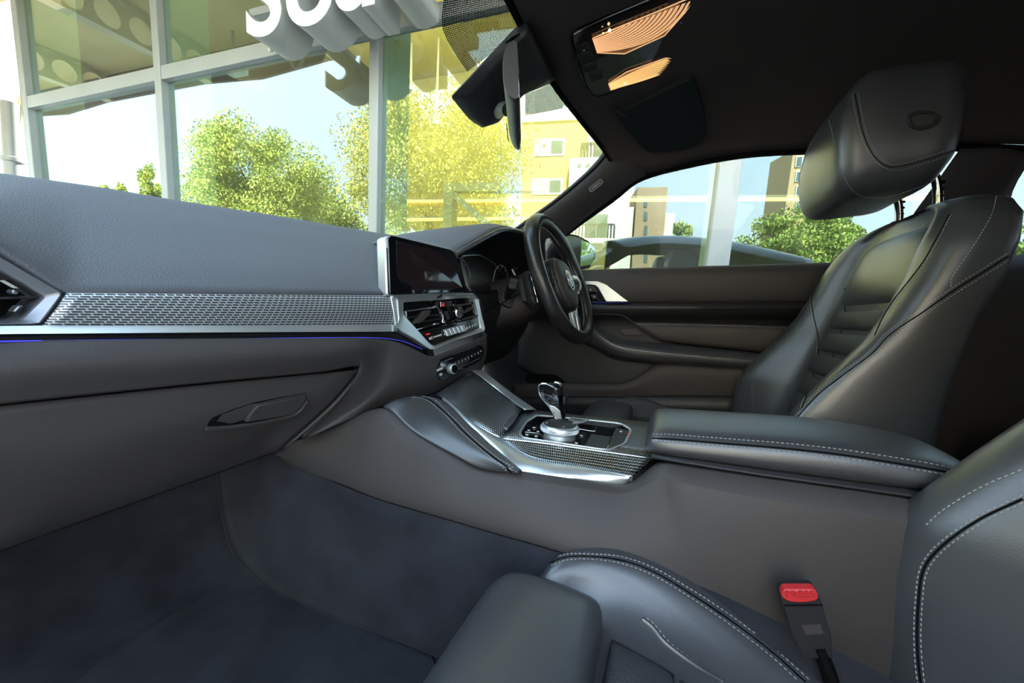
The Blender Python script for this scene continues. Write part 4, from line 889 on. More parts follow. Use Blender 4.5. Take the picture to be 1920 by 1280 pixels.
prism('slot_plate', [PZ(1086, 800, .0018), PZ(1089, 795, .0018), PZ(1115, 799.5, .0018), PZ(1112, 805, .0018)], V(0, 0, -.002), M['gloss'], cs)
stb = prism('start_key', [PZ(1060, 789, .001), PZ(1072, 781, .001), PZ(1106, 786, .001), PZ(1088, 793, .001)], V(0, 0, -.003), M['silver_w'], cs, .0008)
c_ = PZ(1084, 786.5, .002); ring("print", [c_ + exq*(.011*math.cos(a)) + V(.0045*math.sin(a), .0, 0) for a in np.linspace(0, 6.28, 24, endpoint=False)], [c_ + exq*(.0098*math.cos(a)) + V(.0036*math.sin(a), 0, 0) for a in np.linspace(0, 6.28, 24, endpoint=False)], V(0, 0, .0003), M['plastic_b'], stb)
text('print', 'START', c_ + V(0, 0, .0003), exq, eyq, .0045, M['plastic_b'], stb)
prism('key_row', [PZ(1090, 793, .0006), PZ(1108, 788, .0006), PZ(1170, 797, .0006), PZ(1150, 801, .0006)], V(0, 0, -.002), M['plastic_b'], cs, .0005)
for i in range(4): text('print', 'I', PZ(1106 + i*14.5, 791.8 + i*1.9, .001), exq, eyq, .005, M['grey_mark'], cs)
for a, b, s in ((1001.5, 801.5, '='), (991.5, 806.5, '='), (1009, 808.5, 'o'), (988, 815, '='), (1005, 817.5, '='), (1090, 816.5, '='), (1081, 830, 'o')):
    text('print', s, PZ(a, b, .001), exq, eyq, .009, M['white_mark'], cs)
tube('panel_line', [PZ(984, 809.5, .0006), PZ(1012, 813, .0006), PZ(1022, 823, .0006), PZ(1045, 828.5, .0006), PZ(1068, 827, .0006)], .0007, M['steel_g'], cs, 5, n=20)
prism('print', [PZ(1177, 811, .0012), PZ(1179, 811, .0012), PZ(1179, 814, .0012), PZ(1177, 814, .0012)], V(0, 0, .0004), M['red_mark'], cs)
# rotary controller
kc0 = U(1049, 814, z=ZT + .006)
kp = [(.0255, 0), (.0285, .004)]
knb = lathe('rotary_controller', [(.024, -.004), (.024, .003), (.0275, .005), (.0285, .007), (.0285, .0125), (.026, .0155), (.0235, .0162)], kc0, (0, 0, 1), M['silver'], cs, 48)
lathe('top_pad', [(.0245, .0150), (.0242, .0168), (.0232, .0174)], kc0, (0, 0, 1), M['plastic_b'], knb, 40)
vs, fs = [], []
for j in range(90):
    for k in range(3):
        a = 2*math.pi*(j + .5*(k % 2))/90; z = .0065 + k*.0020; c, s = math.cos(a), math.sin(a); da = .6*math.pi/90
        b = len(vs)
        for aa, zz, rr in ((a - da, z + .001, .0285), (a, z, .0285), (a + da, z + .001, .0285), (a, z + .002, .0285), (a, z + .001, .0292)): vs.append(kc0 + V(rr*math.cos(aa), rr*math.sin(aa), zz))
        fs += [(b, b+1, b+4), (b+1, b+2, b+4), (b+2, b+3, b+4), (b+3, b, b+4)]
tag(mesh('knurling', vs, fs, M['silver'], knb, False), kind='stuff')
for a in range(4): prism('dot', [kc0 + V(.0205*math.cos(a*1.57 + .5) + q*.0011, .0205*math.sin(a*1.57 + .5) + w*.0011, .0175) for q, w in ((-1, -1), (1, -1), (1, 1), (-1, 1))], V(0, 0, .0002), M['white_mark'], knb)
# knee pad with double seam
kU = [U(770, 745, x=-.105), U(800, 744, x=-.085), U(829, 752, x=-.062), U(848, 766, x=-.080), U(875, 794, x=-.105), U(908, 825, x=-.126), U(943, 855, x=-.144), U(977, 884, x=-.153)]
kL = [U(719, 763, x=-.152), U(735, 772, x=-.155), U(771, 806, x=-.160), U(805, 828, x=-.162), U(850, 852, x=-.163), U(899, 876, x=-.163), U(940, 882, x=-.160), U(975, 884, x=-.155)]
k1 = [a.lerp(b, .18) + V(-.003, 0, .002) for a, b in zip(kU, kL)]; k2 = [a.lerp(b, .5) + V(-.010, 0, .003) for a, b in zip(kU, kL)]; k3 = [a.lerp(b, .85) + V(-.005, 0, .001) for a, b in zip(kU, kL)]
kp_ = loft('knee_pad', [kU, k1, k2, k3, kL], M['leather'], cs, nu=22, nv=44, thick=.004, off=0)
KT = skin(kp_)
for L_ in ([(772, 747), (795, 750), (830, 776), (868, 816), (920, 859), (955, 882)], [(792, 745), (813, 751), (848, 784), (888, 824), (933, 861), (966, 882)]): stitch('stitching', onto(KT, L_, .0026), M['thread'], kp_)
tube('seam', onto(KT, [(782, 746), (804, 751), (839, 780), (878, 820), (926, 860), (960, 882)], .0022), .0011, M['void'], kp_, 6)
# side panel down to the carpet
sT = [U(a, b, x=c) for a, b, c in ((519, 843, -.20), (566, 822, -.19), (640, 794, -.178), (712, 766, -.163), (771, 808, -.160), (850, 854, -.161), (899, 879, -.160), (978, 886, -.152), (1080, 900, -.137), (1171, 911, -.122), (1205, 895, -.120), (1238, 870, -.120), (1260, 872, -.122), (1400, 891, -.122), (1600, 919, -.122), (1760, 944, -.122), (1900, 967, -.122))]
sR = [U(a, b, x=c) for a, b, c in ((521, 846, -.201), (564, 828, -.193), (640, 803, -.182), (712, 774, -.168), (768, 816, -.164), (846, 862, -.165), (897, 888, -.164), (978, 896, -.159), (1080, 911, -.146), (1171, 922, -.134), (1212, 904, -.132), (1244, 884, -.130), (1262, 896, -.138), (1400, 922, -.140), (1600, 952, -.142), (1760, 975, -.142), (1900, 995, -.142))]
sB = [U(a, b, x=c) for a, b, c in ((522, 850, -.202), (540, 872, -.198), (580, 890, -.198), (640, 912, -.197), (700, 936, -.196), (790, 962, -.194), (860, 982, -.192), (930, 1003, -.190), (1030, 1032, -.187), (1120, 1062, -.180), (1200, 1090, -.172), (1280, 1120, -.165), (1340, 1146, -.160), (1450, 1205, -.155), (1600, 1290, -.15), (1750, 1380, -.15), (1900, 1470, -.15))]
sM1 = [a.lerp(b, .30) + V(-.004, 0, 0) for a, b in zip(sR, sB)]; sM2 = [a.lerp(b, .65) + V(-.007, 0, 0) for a, b in zip(sR, sB)]
N_ = 70
rws = [crv(r, N_) for r in (sT, sR, sM1, sM2, sB)]
cs_side = loft('side_panel', [[p + V(.02, 0, -.004) for p in rws[0]]] + rws, M['plastic'], cs, sharp=True, thick=.004, angle=28)
subs(cs_side, 1)
# armrest
ar = bpy.data.objects.new('armrest', None); COL.objects.link(ar); attach(ar, cs); tag(ar, 'padded leather armrest lid with double white stitching')
def asec(y, k=1., dz=0.):
    """section of the armrest at y, k shrinks it"""
    t = min(1, max(0, -y/.28)); zs = .3555 + .0125*min(1, t*1.8); zb = .335 + .010*t; zf = .353 + .012*min(1, t*1.5)
    P = [V(-.104, y, zb + .001), V(-.112, y, zb + .006), V(-.1145, y, (zb + zs)/2), V(-.111, y, zs), V(-.095, y, zs + .008), V(-.05, y, zs + .014), V(-.01, y, zs + .014), V(.03, y, zf + .009), V(.055, y, zf), V(.068, y, zf - .012), V(.070, y, zb)]
    c = V(-.02, y, zb - .002); return [c + V((p.x - c.x)*(.6 + .4*k), 0, (p.z - c.z)*k) + V(0, 0, dz) for p in P]
ys = [(.012, .55), (.006, .88), (-.004, .97), (-.02, 1.), (-.07, 1), (-.13, 1), (-.18, 1), (-.22, .98), (-.25, .93), (-.275, .82), (-.295, .62), (-.306, .35)]
arows = [asec(y, k) for y, k in ys]
pdm = loft('pad', arows, M['leather'], ar, nu=50, nv=40, thick=.003, off=0)
seam = lambda f, o: [crv(r, 41)[int(40*f)].lerp(crv(r, 41)[int(40*f) + 1], 0) + o for r in arows[1:]]
ix = 3
def arow(i, t, o): return [crv(r[i:i+2], 2)[0].lerp(r[i+1], t) + o for r in arows[1:-1]]
stitch('stitching', crv(arow(3, .38, V(-.0015, 0, .003)), 90), M['thread'], ar, 90, .0038, .0022, .0008)
stitch('stitching', crv(arow(2, .86, V(-.0028, 0, .001)), 90), M['thread'], ar, 90, .0038, .0022, .0008)
tube('seam', crv(arow(3, .1, V(-.0022, 0, .0008)), 60), .0011, M['void'], ar, 6)
fl_ = [r[8] + V(.001, 0, .0025) for r in arows[1:8]]; stitch('stitching', crv(fl_, 60), M['thread'], ar, 60, .0038, .0022, .0007)
# box under the lid and dark gap
loft('bin', [[V(-.118, .005, .334), V(-.122, -.1, .337), V(-.122, -.2, .341), V(-.122, -.34, .345)], [V(-.10, .005, .329), V(-.10, -.1, .332), V(-.10, -.2, .336), V(-.10, -.34, .34)], [V(.075, .005, .326), V(.075, -.1, .329), V(.075, -.2, .333), V(.075, -.34, .337)], [V(.10, .005, .30), V(.10, -.1, .30), V(.10, -.2, .30), V(.10, -.34, .30)], [V(.10, .05, .05), V(.10, -.1, .05), V(.10, -.2, .05), V(.10, -.34, .05)]], M['plastic_b'], cs, nu=5, nv=10, thick=.003, lin=True)
loft('driver_side_panel', [df + [V(.07, -.34, .31)], [V(.10, .22, .28), V(.10, .1, .28), V(.10, 0, .28), V(.10, -.34, .28)], [V(.105, .22, .05), V(.105, .1, .05), V(.105, 0, .05), V(.105, -.34, .05)]], M['plastic_b'], cs, nv=12, thick=.003)
loft('driver_front_panel', [fa, [V(.15, .40, .25), V(.15, .37, .22), V(.15, .34, .2), V(.15, .30, .2), V(.15, .26, .2), V(.15, .22, .2)], [V(.16, .42, .05), V(.16, .22, .05)]], M['plastic_b'], cs, nv=12, thick=.003)
# ------------------------------------------------------------------ gear selector
gs = thing('gear_selector', 'stubby gear selector lever with silver frame and gloss black back', 'gear lever', tuple(U(1049, 790, x=.02)))
sp = [(1050, 791, 10, .010), (1049, 780, 10.5, .010), (1046, 768, 12, .0105), (1041, 756, 15, .0125), (1036, 744, 20, .0145), (1033, 734, 22.5, .0155), (1032, 725, 22, .015), (1031, 719, 17, .012), (1031, 716.5, 8, .006)]
def lsec(px, py, a, b, x=.02, sc=1., dx=0.):
    l = U(px - a, py + a*.10, x=x); r = U(px + a, py - a*.02, x=x); c = (l + r)/2; h = (r - l)/2; out = []
    for j in range(20):
        t = 2*math.pi*j/20; ct, st = math.cos(t), math.sin(t)
        ct = math.copysign(abs(ct)**.75, ct); st = math.copysign(abs(st)**.75, st); out.append(c + h*ct*sc + V(b*st*sc + dx, 0, 0))
    return out
loft('grip', [lsec(*q) for q in sp], M['gloss'], gs, nu=26, nv=40, close=True, caps=True)
fo = [(1043, 788), (1031, 765), (1014, 744), (1009.5, 731), (1010, 720), (1024, 718.5), (1041, 725), (1046, 738), (1050, 752), (1053, 770), (1056, 788)]
fi = [(1046, 786), (1037, 763), (1019, 742.5), (1013, 731), (1013.5, 723.5), (1024, 722), (1036, 728), (1043, 739), (1047.5, 752), (1051, 770), (1053, 786)]
fr = [(1043, 787), (1031, 763), (1015, 744), (1010.5, 731), (1012, 720.5), (1024, 719), (1039, 725.5)]
xq = lambda py: .02 - (.0107 + .0046*max(0, min(1, (775 - py)/40)))
tube('silver_frame', [U(a, b, x=xq(b) - .0008) for a, b in fr], .0017, M['chrome'], gs, 8, n=30)
prism('silver_neck', [U(a, b, x=xq(b) - .0008) for a, b in ((1045, 788), (1038, 772), (1027, 760), (1024, 757), (1040, 762), (1050, 770), (1054, 788))], V(.003, 0, 0), M['silver'], gs, .0008)
prism('side_inlay', [U(a, b, x=xq(b) - .0004) for a, b in ((1020, 749), (1013, 740), (1011, 730), (1013, 722), (1024, 720.5), (1039, 727), (1045, 738), (1048, 750), (1049, 765), (1035, 758))], V(.003, 0, 0), M['gloss'], gs, .0008)
tube('top_chrome', [U(1040, 716, x=.020), U(1049, 719, x=.022), U(1054, 726, x=.026), U(1055, 731, x=.028)], .0022, M['chrome'], gs, 8, n=12)
prism('unlock_key', [U(a, b, x=.004) for a, b in ((1055, 745), (1059, 743), (1059.5, 757), (1056, 758))], V(.02, 0, 0), M['plastic_b'], gs, .0008)
prism('boot', roundpoly([PZ(1026, 795, .001), PZ(1040, 783, .001), PZ(1072, 788, .001), PZ(1060, 799, .001)], .01, 3), V(0, 0, -.004), M['gloss'], gs)
# ================================================================== steering column and wheel
WC = V(.418, .271, .595); wn_ = V(-.066, -.928, .366).normalized(); wu = (V(0, 0, 1) - wn_*wn_.z).normalized(); wr_ = wu.cross(wn_).normalized()
if wr_.x < 0: wr_ = -wr_
def WL(a, b, c=0.): return WC + wr_*a + wu*b + wn_*c
col_ = thing('steering_column', 'dark steering column shroud with stalks behind the wheel', 'steering column', tuple(WL(0, 0, -.12)))
def csec(c, w, h, dz=0., e=.62):
    out = []
    for j in range(24):
        t = 2*math.pi*j/24; ct, st = math.cos(t), math.sin(t)
        out.append(WL(w*math.copysign(abs(ct)**e, ct), h*math.copysign(abs(st)**e, st) + dz, c))
    return out
loft('shroud', [csec(-.045, .058, .050), csec(-.06, .064, .056, -.004), csec(-.10, .074, .062, -.008), csec(-.15, .092, .066, -.008), csec(-.20, .115, .072, -.004), csec(-.26, .14, .08, .0)], M['plastic'], col_, nu=20, nv=40, close=True, caps=True)
tube('shroud_joint', crv([U(908, 583, y=.36), U(945, 566, x=.315), U(985, 545, x=.33)], 12), .0012, M['void'], col_, 5)
lathe('hub_collar', [(.05, -.05), (.056, -.045), (.056, -.02), (.05, -.015)], WC, wn_, M['plastic_b'], col_, 32)
# indicator stalk
sA, sB_ = U(950, 556, x=.335), U(962, 531, x=.262)
ax = (sB_ - sA).normalized()
stq = tube('stalk', [sA, sA.lerp(sB_, .35), sA.lerp(sB_, .7), sB_], [.010, .011, .014, .0165], M['plastic_b'], col_, 4, n=6, sq=(1.25, .95)); bev(stq, .004, 3)
e1_ = V(0, -.35, 1); e1_ = (e1_ - ax*e1_.dot(ax)).normalized(); e2_ = ax.cross(e1_)
for k in (-1, 1): prism('stalk_key', [sB_ + ax*.0005 + e1_*(k*.0068 + q*.0055) + e2_*(w*.0095) for q, w in ((-1, -1), (1, -1), (1, 1), (-1, 1))], ax*.002, M['plastic'], col_, .001)
ring('stalk_boot', [sA + e1_*(.024*q) + e2_*(.022*w) for q, w in ((-1, -1), (1, -1), (1, 1), (-1, 1))], [sA + e1_*(.015*q) + e2_*(.014*w) for q, w in ((-1, -1), (1, -1), (1, 1), (-1, 1))], -ax*.02, M['plastic'], col_, .003)
sC = U(965, 512, x=.36); tube('stalk', [sC + V(.03, .03, -.02), sC, sC + V(-.01, -.005, .012)], [.006, .0065, .007], M['plastic_b'], col_, 8)
tube('stalk_mark', [U(960, 505, x=.34), U(966, 516, x=.34)], .0022, M['white_mark'], col_, 6)
sw_ = thing('steering_wheel', 'black leather three-spoke steering wheel with round emblem and silver trim', 'steering wheel', tuple(WC))
RM, rm = .169, .0185
vs, fs = [], []; na, nb = 96, 20
for i in range(na):
    A = 2*math.pi*i/na; R = RM
    sn = math.sin(A)
    if sn < -.8: R = RM*(1 - .035*((-sn - .8)/.2)**1.5)            # slightly flattened bottom
    bulge = 1 + .10*(math.exp(-((A - .75)/.22)**2) + math.exp(-((A - 2.39)/.22)**2))
    for j in range(nb):
        B = 2*math.pi*j/nb; rr = rm*bulge
        vs.append(WL((R + rr*math.cos(B)*.98)*math.cos(A), (R + rr*math.cos(B)*.98)*math.sin(A), rr*math.sin(B)*1.05))
for i in range(na):
    for j in range(nb): fs.append((i*nb + j, ((i+1) % na)*nb + j, ((i+1) % na)*nb + (j+1) % nb, i*nb + (j+1) % nb))
mesh('rim', vs, fs, M['wheel_leather'], sw_, True, None)
ic_ = [WL((RM - rm*.93)*math.cos(a), (RM - rm*.93)*math.sin(a)*(.99), -.002) for a in np.linspace(0, 2*math.pi, 72, endpoint=False)]
tube('rim_seam', ic_, .0012, M['thread'], sw_, 5, closed=True)
# airbag pad
def WPX(px, py, c): return UP(px, py, tuple(wn_), wn_.dot(WL(0, 0, c)))
_h = WPX(1056, 532, .012) - WC; ha, hb_ = _h.dot(wr_), _h.dot(wu)
EC = WPX(1068, 525, .034); EC = EC - wn_*.034
def EL(a, b, c=0.): return EC + wr_*a + wu*b + wn_*c
def hsec(c, k, e=.7):
    out = []
    for j in range(40):
        t = 2*math.pi*j/40; ct, st = math.cos(t), math.sin(t); w = .068*k; h = .068*k if st > 0 else .074*k
        w2 = w*(1 if st > -.2 else 1 - .18*(-st - .2)); out.append(WL(ha + w2*math.copysign(abs(ct)**e, ct), hb_ + h*math.copysign(abs(st)**e, st), c))
    return out
loft('hub_body', [hsec(-.03, .80), hsec(-.015, 1.0), hsec(.014, 1.02), hsec(.018, .98)], M['plastic_b'], sw_, nu=12, nv=60, close=True, caps=True)
loft('airbag_pad', [hsec(.014, .92), hsec(.020, .92), hsec(.026, .86), hsec(.030, .70), hsec(.032, .40), hsec(.0325, .1)], M['plastic'], sw_, nu=16, nv=60, close=True, caps=True)
# emblem: dark ring, silver rim, quartered disc
em = lathe('emblem', [(.0265, 0.0300), (.0275, 0.0335), (.0262, 0.0352), (.024, 0.0350)], EC, wn_, M['chrome'], sw_, 40)
lathe('emblem_ring', [(.0245, 0.0345), (.024, 0.0354), (.016, 0.0358)], EC, wn_, M['gloss'], em, 40)
mb, mw = mat('emblem blue', (.02, .12, .5), .3), mat('emblem white', (.8, .8, .8), .3)
for q in range(4):
    P = [EL(0, 0, .0362)] + [EL(.0155*math.cos(q*math.pi/2 + a), .0155*math.sin(q*math.pi/2 + a), .0362) for a in np.linspace(0, math.pi/2, 9)]
    prism('emblem_quarter', P, wn_*.0004, mw if q % 2 == 0 else mb, em)
tube('emblem_inner_rim', [EL(.0158*math.cos(a), .0158*math.sin(a), .0362) for a in np.linspace(0, 2*math.pi, 32, endpoint=False)], .0007, M['chrome'], em, 6, closed=True)
for k, ch in ((-1, 'B'), (0, 'M'), (1, 'W')):
    a = math.pi/2 - k*.62; o_ = EL(.0202*math.cos(a), .0202*math.sin(a), .0359); ey_ = (wr_*math.cos(a) + wu*math.sin(a)); text('emblem_letter', ch, o_, wr_*math.sin(a) - wu*math.cos(a), ey_, .0075, mw, em, .0003)
# side spokes with key fields
for s in (-1, 1):
    so = [WL(s*.050, .030, .004), WL(s*.095, .026, .006), WL(s*.150, .020, .004), WL(s*.158, -.004, .002), WL(s*.150, -.028, .004), WL(s*.095, -.040, .006), WL(s*.050, -.045, .004)]
    prism('spoke', so, -wn_*.022, M['plastic_b'], sw_, .004)
    kf = [WL(s*.078, .024, .010), WL(s*.110, .021, .010), WL(s*.126, .010, .009), WL(s*.128, -.010, .009), WL(s*.114, -.030, .010), WL(s*.078, -.036, .010)]
    if s > 0: kf = [UP(a, b, tuple(wn_), wn_.dot(WL(0, 0, .022))) for a, b in ((1073, 516), (1081, 517), (1089, 527), (1091, 537), (1086, 550), (1077, 557), (1074, 548), (1077, 536))]
    kf = roundpoly(kf, .004, 3); kcen = sum(kf, V(0, 0, 0))/len(kf)
    ring('key_surround', kf, [kcen + (p - kcen)*.72 for p in kf], -wn_*.016, M['silver'] if s > 0 else M['plastic_b'], sw_, .001)
    kp2 = prism('key_pad', [kcen + (p - kcen)*.72 - wn_*.001 for p in kf], -wn_*.01, M['gloss'], sw_)
    for i in range(2):
        for j in range(3): box('key', kcen + wr_*(s*(i - .5)*.014) + wu*(.013 - j*.013) + wn_*.0005, (.010, .003, .009), M['plastic_b'], kp2, .001)
# lower double spoke with silver blade and badge
for s in (-1, 1):
    prism('lower_spoke', [WL(s*.012, -.062, .010), WL(s*.032, -.060, .010), WL(s*.020, -.155, .003), WL(s*.004, -.155, .003)], -wn_*.012, M['silver'], sw_, .002)
prism('lower_spoke_core', [WL(-.012, -.062, .008), WL(.012, -.062, .008), WL(.006, -.155, .0), WL(-.006, -.155, .0)], -wn_*.012, M['gloss'], sw_, .001)
bd_ = prism('badge', [WL(.004, -.140, .0055), WL(.018, -.140, .0055), WL(.018, -.150, .0045), WL(.004, -.150, .0045)], wn_*.0006, M['silver_w'], sw_)
for i, c in enumerate(((.05, .3, .75), (.03, .06, .35), (.7, .05, .05))):
    a = .0048 + i*.0022; prism('badge_bar', [WL(a, -.149, .0056), WL(a + .0018, -.149, .0056), WL(a + .0032, -.141, .0062), WL(a + .0014, -.141, .0062)], wn_*.0004, mat('badge colour', c, .4), bd_)
text('badge_letter', 'M', WL(.0146, -.145, .0064), wr_, wu, .008, M['plastic_b'], bd_, .0003)
# shift paddles
pL = [WPX(a, b, -.045) for a, b in ((978, 520), (988, 506), (999, 512), (1006, 540), (1012, 566), (1003, 580), (986, 562))]
pE = [WPX(a, b, -.040) for a, b in ((994, 511), (1001, 538), (1009, 567))]
def wmir(q): return q - wr_*(2*(q - WC).dot(wr_))
for f in (lambda q: q, wmir):
    pdl = prism('shift_paddle', [f(q) for q in pL], -wn_*.012, M['plastic_b'], sw_, .003)
    tube('paddle_edge', [f(q) for q in pE], .0036, M['chrome'], pdl, 8, n=14)
# ================================================================== driver door
dr = thing('door_1', 'dark driver door panel with armrest, silver handle trim and stitched pad', None, (.72, -.1, .1), kind='structure')
def X(L): return [U(a, b, x=c) for a, b, c in L]
F0 = .50
top = [V(.69, F0, .655)] + X([(1060, 508, .688), (1089, 507, .688), (1200, 503.5, .688), (1339, 499.5, .688), (1450, 496.5, .688), (1560, 493.5, .688), (1750, 489, .688)])
t2 = [V(.68, F0, .645)] + X([(1060, 514, .672), (1089, 513, .672), (1200, 510, .672), (1339, 506, .672), (1450, 503.5, .672), (1560, 501, .672), (1750, 497, .672)])
t3 = [V(.68, F0, .60)] + X([(1060, 540, .668), (1089, 539, .668), (1200, 537, .668), (1339, 535, .668), (1450, 534, .668), (1560, 533, .668), (1750, 531, .668)])
t4 = [V(.69, F0, .56)] + X([(1060, 565, .680), (1104, 565, .680), (1200, 565, .680), (1339, 564.5, .680), (1450, 564, .680), (1560, 563.5, .680), (1750, 563, .680)])
loft('upper_pad', [[p + V(.02, 0, 0) for p in top], top, t2, t3, t4, [p + V(.015, 0, -.002) for p in t4]], M['plastic'], dr, nu=24, nv=40, thick=.004, off=0)
stitch('stitching', crv([p + V(-.006, 0, -.002) for p in t2], 80), M['thread_d'], dr, 80, .004, .003, .0007)
m1 = [V(.69, F0, .555)] + X([(1060, 568, .684), (1104, 568, .684), (1339, 567, .684), (1560, 566, .684), (1750, 565, .684)])
m2 = [V(.68, F0, .53)] + X([(1060, 576, .668), (1104, 576, .668), (1339, 576, .668), (1560, 577, .668), (1750, 577, .668)])
m3 = [V(.70, F0, .50)] + X([(1060, 590, .682), (1104, 589, .682), (1339, 588, .682), (1560, 589, .682), (1750, 589, .682)])
m4 = [V(.71, F0, .47)] + X([(1060, 606, .715), (1110, 605, .715), (1339, 607, .715), (1560, 610, .715), (1750, 612, .715)])
m5 = [V(.71, F0, .30)] + X([(1060, 730, .72), (1110, 730, .72), (1339, 735, .72), (1560, 740, .72), (1750, 745, .72)])
loft('mid_panel', [[p + V(.015, 0, 0) for p in m1], m1, m2, m3, m4, m5], M['plastic_b'], dr, nu=22, nv=36, thick=.004, off=0)
# silver handle trim with key field
hT = X([(1095, 527, .662), (1121, 527, .662), (1137, 533, .662), (1179, 565.5, .662), (1136, 565.5, .662), (1122, 540, .662), (1117, 535, .662), (1096, 533, .662)])
hq = prism('handle_trim', roundpoly(hT, .004, 2), V(.012, 0, 0), M['silver'], dr, .002); tag(hq, 'satin silver handle trim')
prism('key_field', X([(1097, 535, .668), (1114, 537, .668), (1131, 563, .668), (1106, 563, .668)]), V(.006, 0, 0), M['gloss'], dr, .001)
for a, b in ((1105, 543), (1112, 556)):
    k = prism('door_key', X([(a - 5, b - 4, .665), (a + 4, b - 5, .665), (a + 8, b + 4, .665), (a - 1, b + 5, .665)]), V(.004, 0, 0), M['plastic_b'], dr, .001); prism('mark', X([(a, b - 1, .6645), (a + 3, b - 1.5, .6645), (a + 4, b + 1, .6645), (a + 1, b + 1.5, .6645)]), V(.001, 0, 0), M['grey_mark'], k)
tube('key_rim', X([(1100, 532, .664), (1116, 535, .664), (1133, 564, .664)]), .0022, M['chrome'], dr, 6)
tube('light_line', X([(1104, 566, .667), (1140, 567, .667), (1176, 567, .667)]), .0010, mat('dim blue light line', (.03, .03, .3), .4, emit=(.06, .06, .8), estr=.10), dr, 5)
# raised pad beside the pull
loft('inner_pad', [X([(1186, 603, .700), (1300, 605, .700), (1440, 609, .700), (1600, 614, .700)]), X([(1196, 612, .688), (1310, 613, .688), (1440, 618, .688), (1600, 624, .688)]), X([(1228, 634, .690), (1330, 644, .690), (1440, 655, .690), (1600, 672, .690)]), X([(1240, 640, .705), (1330, 650, .705), (1440, 661, .705), (1600, 678, .705)])], M['plastic'], dr, nu=12, nv=20, thick=.003)
tube('pad_seam', X([(1189, 607, .690), (1310, 609, .690), (1440, 613, .690), (1600, 618, .690)]), .0012, M['steel_g'], dr, 5, n=20)
tube('pull_rim', X([(1100, 589, .680), (1147, 589, .680), (1168, 592, .682), (1190, 606, .69), (1238, 638, .692)]), .0026, M['plastic'], dr, 6, n=30)
prism('pull_plate', X([(1163, 616, .704), (1196, 616, .704), (1206, 628, .704), (1170, 628.5, .704)]), V(.004, 0, 0), M['plastic'], dr, .001)
# armrest ledge
aB = X([(1085, 592, .70), (1112, 606, .70), (1160, 634, .70), (1210, 641, .70), (1330, 652, .70), (1440, 664, .70), (1600, 682, .70)])
aT = X([(1085, 600, .655), (1112, 615, .645), (1156, 643, .64), (1205, 652.5, .64), (1330, 665, .64), (1440, 675, .64), (1600, 691, .64)])
aE = X([(1085, 606, .648), (1112, 623, .636), (1155, 651, .632), (1205, 660, .632), (1330, 672, .632), (1440, 681, .632), (1600, 697, .632)])
aF = X([(1085, 632, .66), (1112, 644, .648), (1150, 664, .644), (1205, 674, .644), (1330, 684, .644), (1440, 692, .644), (1600, 707, .644)])
aG = X([(1085, 640, .71), (1112, 652, .71), (1150, 672, .71), (1205, 680, .71), (1330, 690, .71), (1440, 697, .71), (1600, 711, .71)])
loft('armrest', [aB, aT, aE, aF, aG], M['leather'], dr, nu=20, nv=40, thick=.003, off=0)
tube('armrest_seam', crv([p + V(-.002, 0, .001) for p in aE], 40), .0013, M['thread_d'], dr, 5)
# lower panel and pocket
lT = X([(960, 722, .665), (1027, 719.5, .665), (1120, 719.5, .665), (1168, 719, .665), (1190, 710, .665), (1215, 694, .665), (1238, 683.5, .665), (1330, 687, .665), (1421, 691, .665), (1600, 700, .665)])
lM = X([(960, 730, .655), (1027, 728, .655), (1120, 728, .655), (1168, 727, .655), (1195, 720, .655), (1225, 708, .655), (1250, 700, .655), (1340, 703, .655), (1430, 707, .655), (1600, 716, .655)])
lB = X([(960, 746, .66), (1027, 745, .66), (1120, 744.5, .66), (1168, 744, .66), (1200, 744, .66), (1230, 744, .66), (1260, 744, .66), (1340, 744, .66), (1430, 745, .66), (1600, 748, .66)])
lZ = [V(.70, .45, .06), V(.70, .3, .06), V(.70, .1, .06), V(.70, -.2, .06), V(.70, -.5, .06), V(.70, -.6, .06)]
loft('lower_panel', [[p + V(.03, 0, -.004) for p in lT], lT, lM, lB], M['plastic'], dr, nu=16, nv=40, thick=.004, off=0)
loft('kick_panel', [lB, lZ], M['plastic_b'], dr, nu=6, nv=30, thick=.004)
prism('speaker_ring', roundpoly(X([(985, 700, .69), (1040, 702, .69), (1064, 718, .69), (985, 718, .69)]), .02, 4), V(.01, 0, 0), M['void'], dr, .002)
# outside mirror on the driver door
dm = thing('door_mirror', 'black outside mirror on the driver door with leafy reflection', 'mirror', (.86, .30, .66))
ho = [U(a, b, y=.33) for a, b in ((1050, 443), (1064, 438), (1082, 441), (1103, 452), (1112, 466), (1111, 488), (1105, 502), (1090, 506), (1052, 508))]
ho = roundpoly(ho, .02, 4); hc = sum(ho, V(0, 0, 0))/len(ho)
loft('housing', [ho, [hc + (p - hc)*1.0 + V(0, .03, 0) for p in ho], [hc + (p - hc)*.9 + V(0, .07, 0) for p in ho], [hc + (p - hc)*.6 + V(0, .10, 0) for p in ho], [hc + (p - hc)*.2 + V(0, .11, 0) for p in ho]], M['paint'], dm, nu=14, nv=46, close=True, caps=True)
gl = [hc + (p - hc)*.80 + V(-.010, .004, 0) for p in ho]
ring('frame', [p + V(0, -.002, 0) for p in ho], [q + V(0, -.002, 0) for q in gl], V(0, .01, 0), M['void'], dm, .001)
prism('glass', [p + V(0, -.003 - .12*(p.x - hc.x), 0) for p in gl], V(0, .002, 0), mat('mirror silver', (.9, .93, .94), .02, metal=1.), dm)
tube('foot', [hc + V(-.06, .05, -.06), V(.745, .35, .67), V(.70, .36, .655)], [.02, .018, .018], M['paint'], dm, 10, n=6)
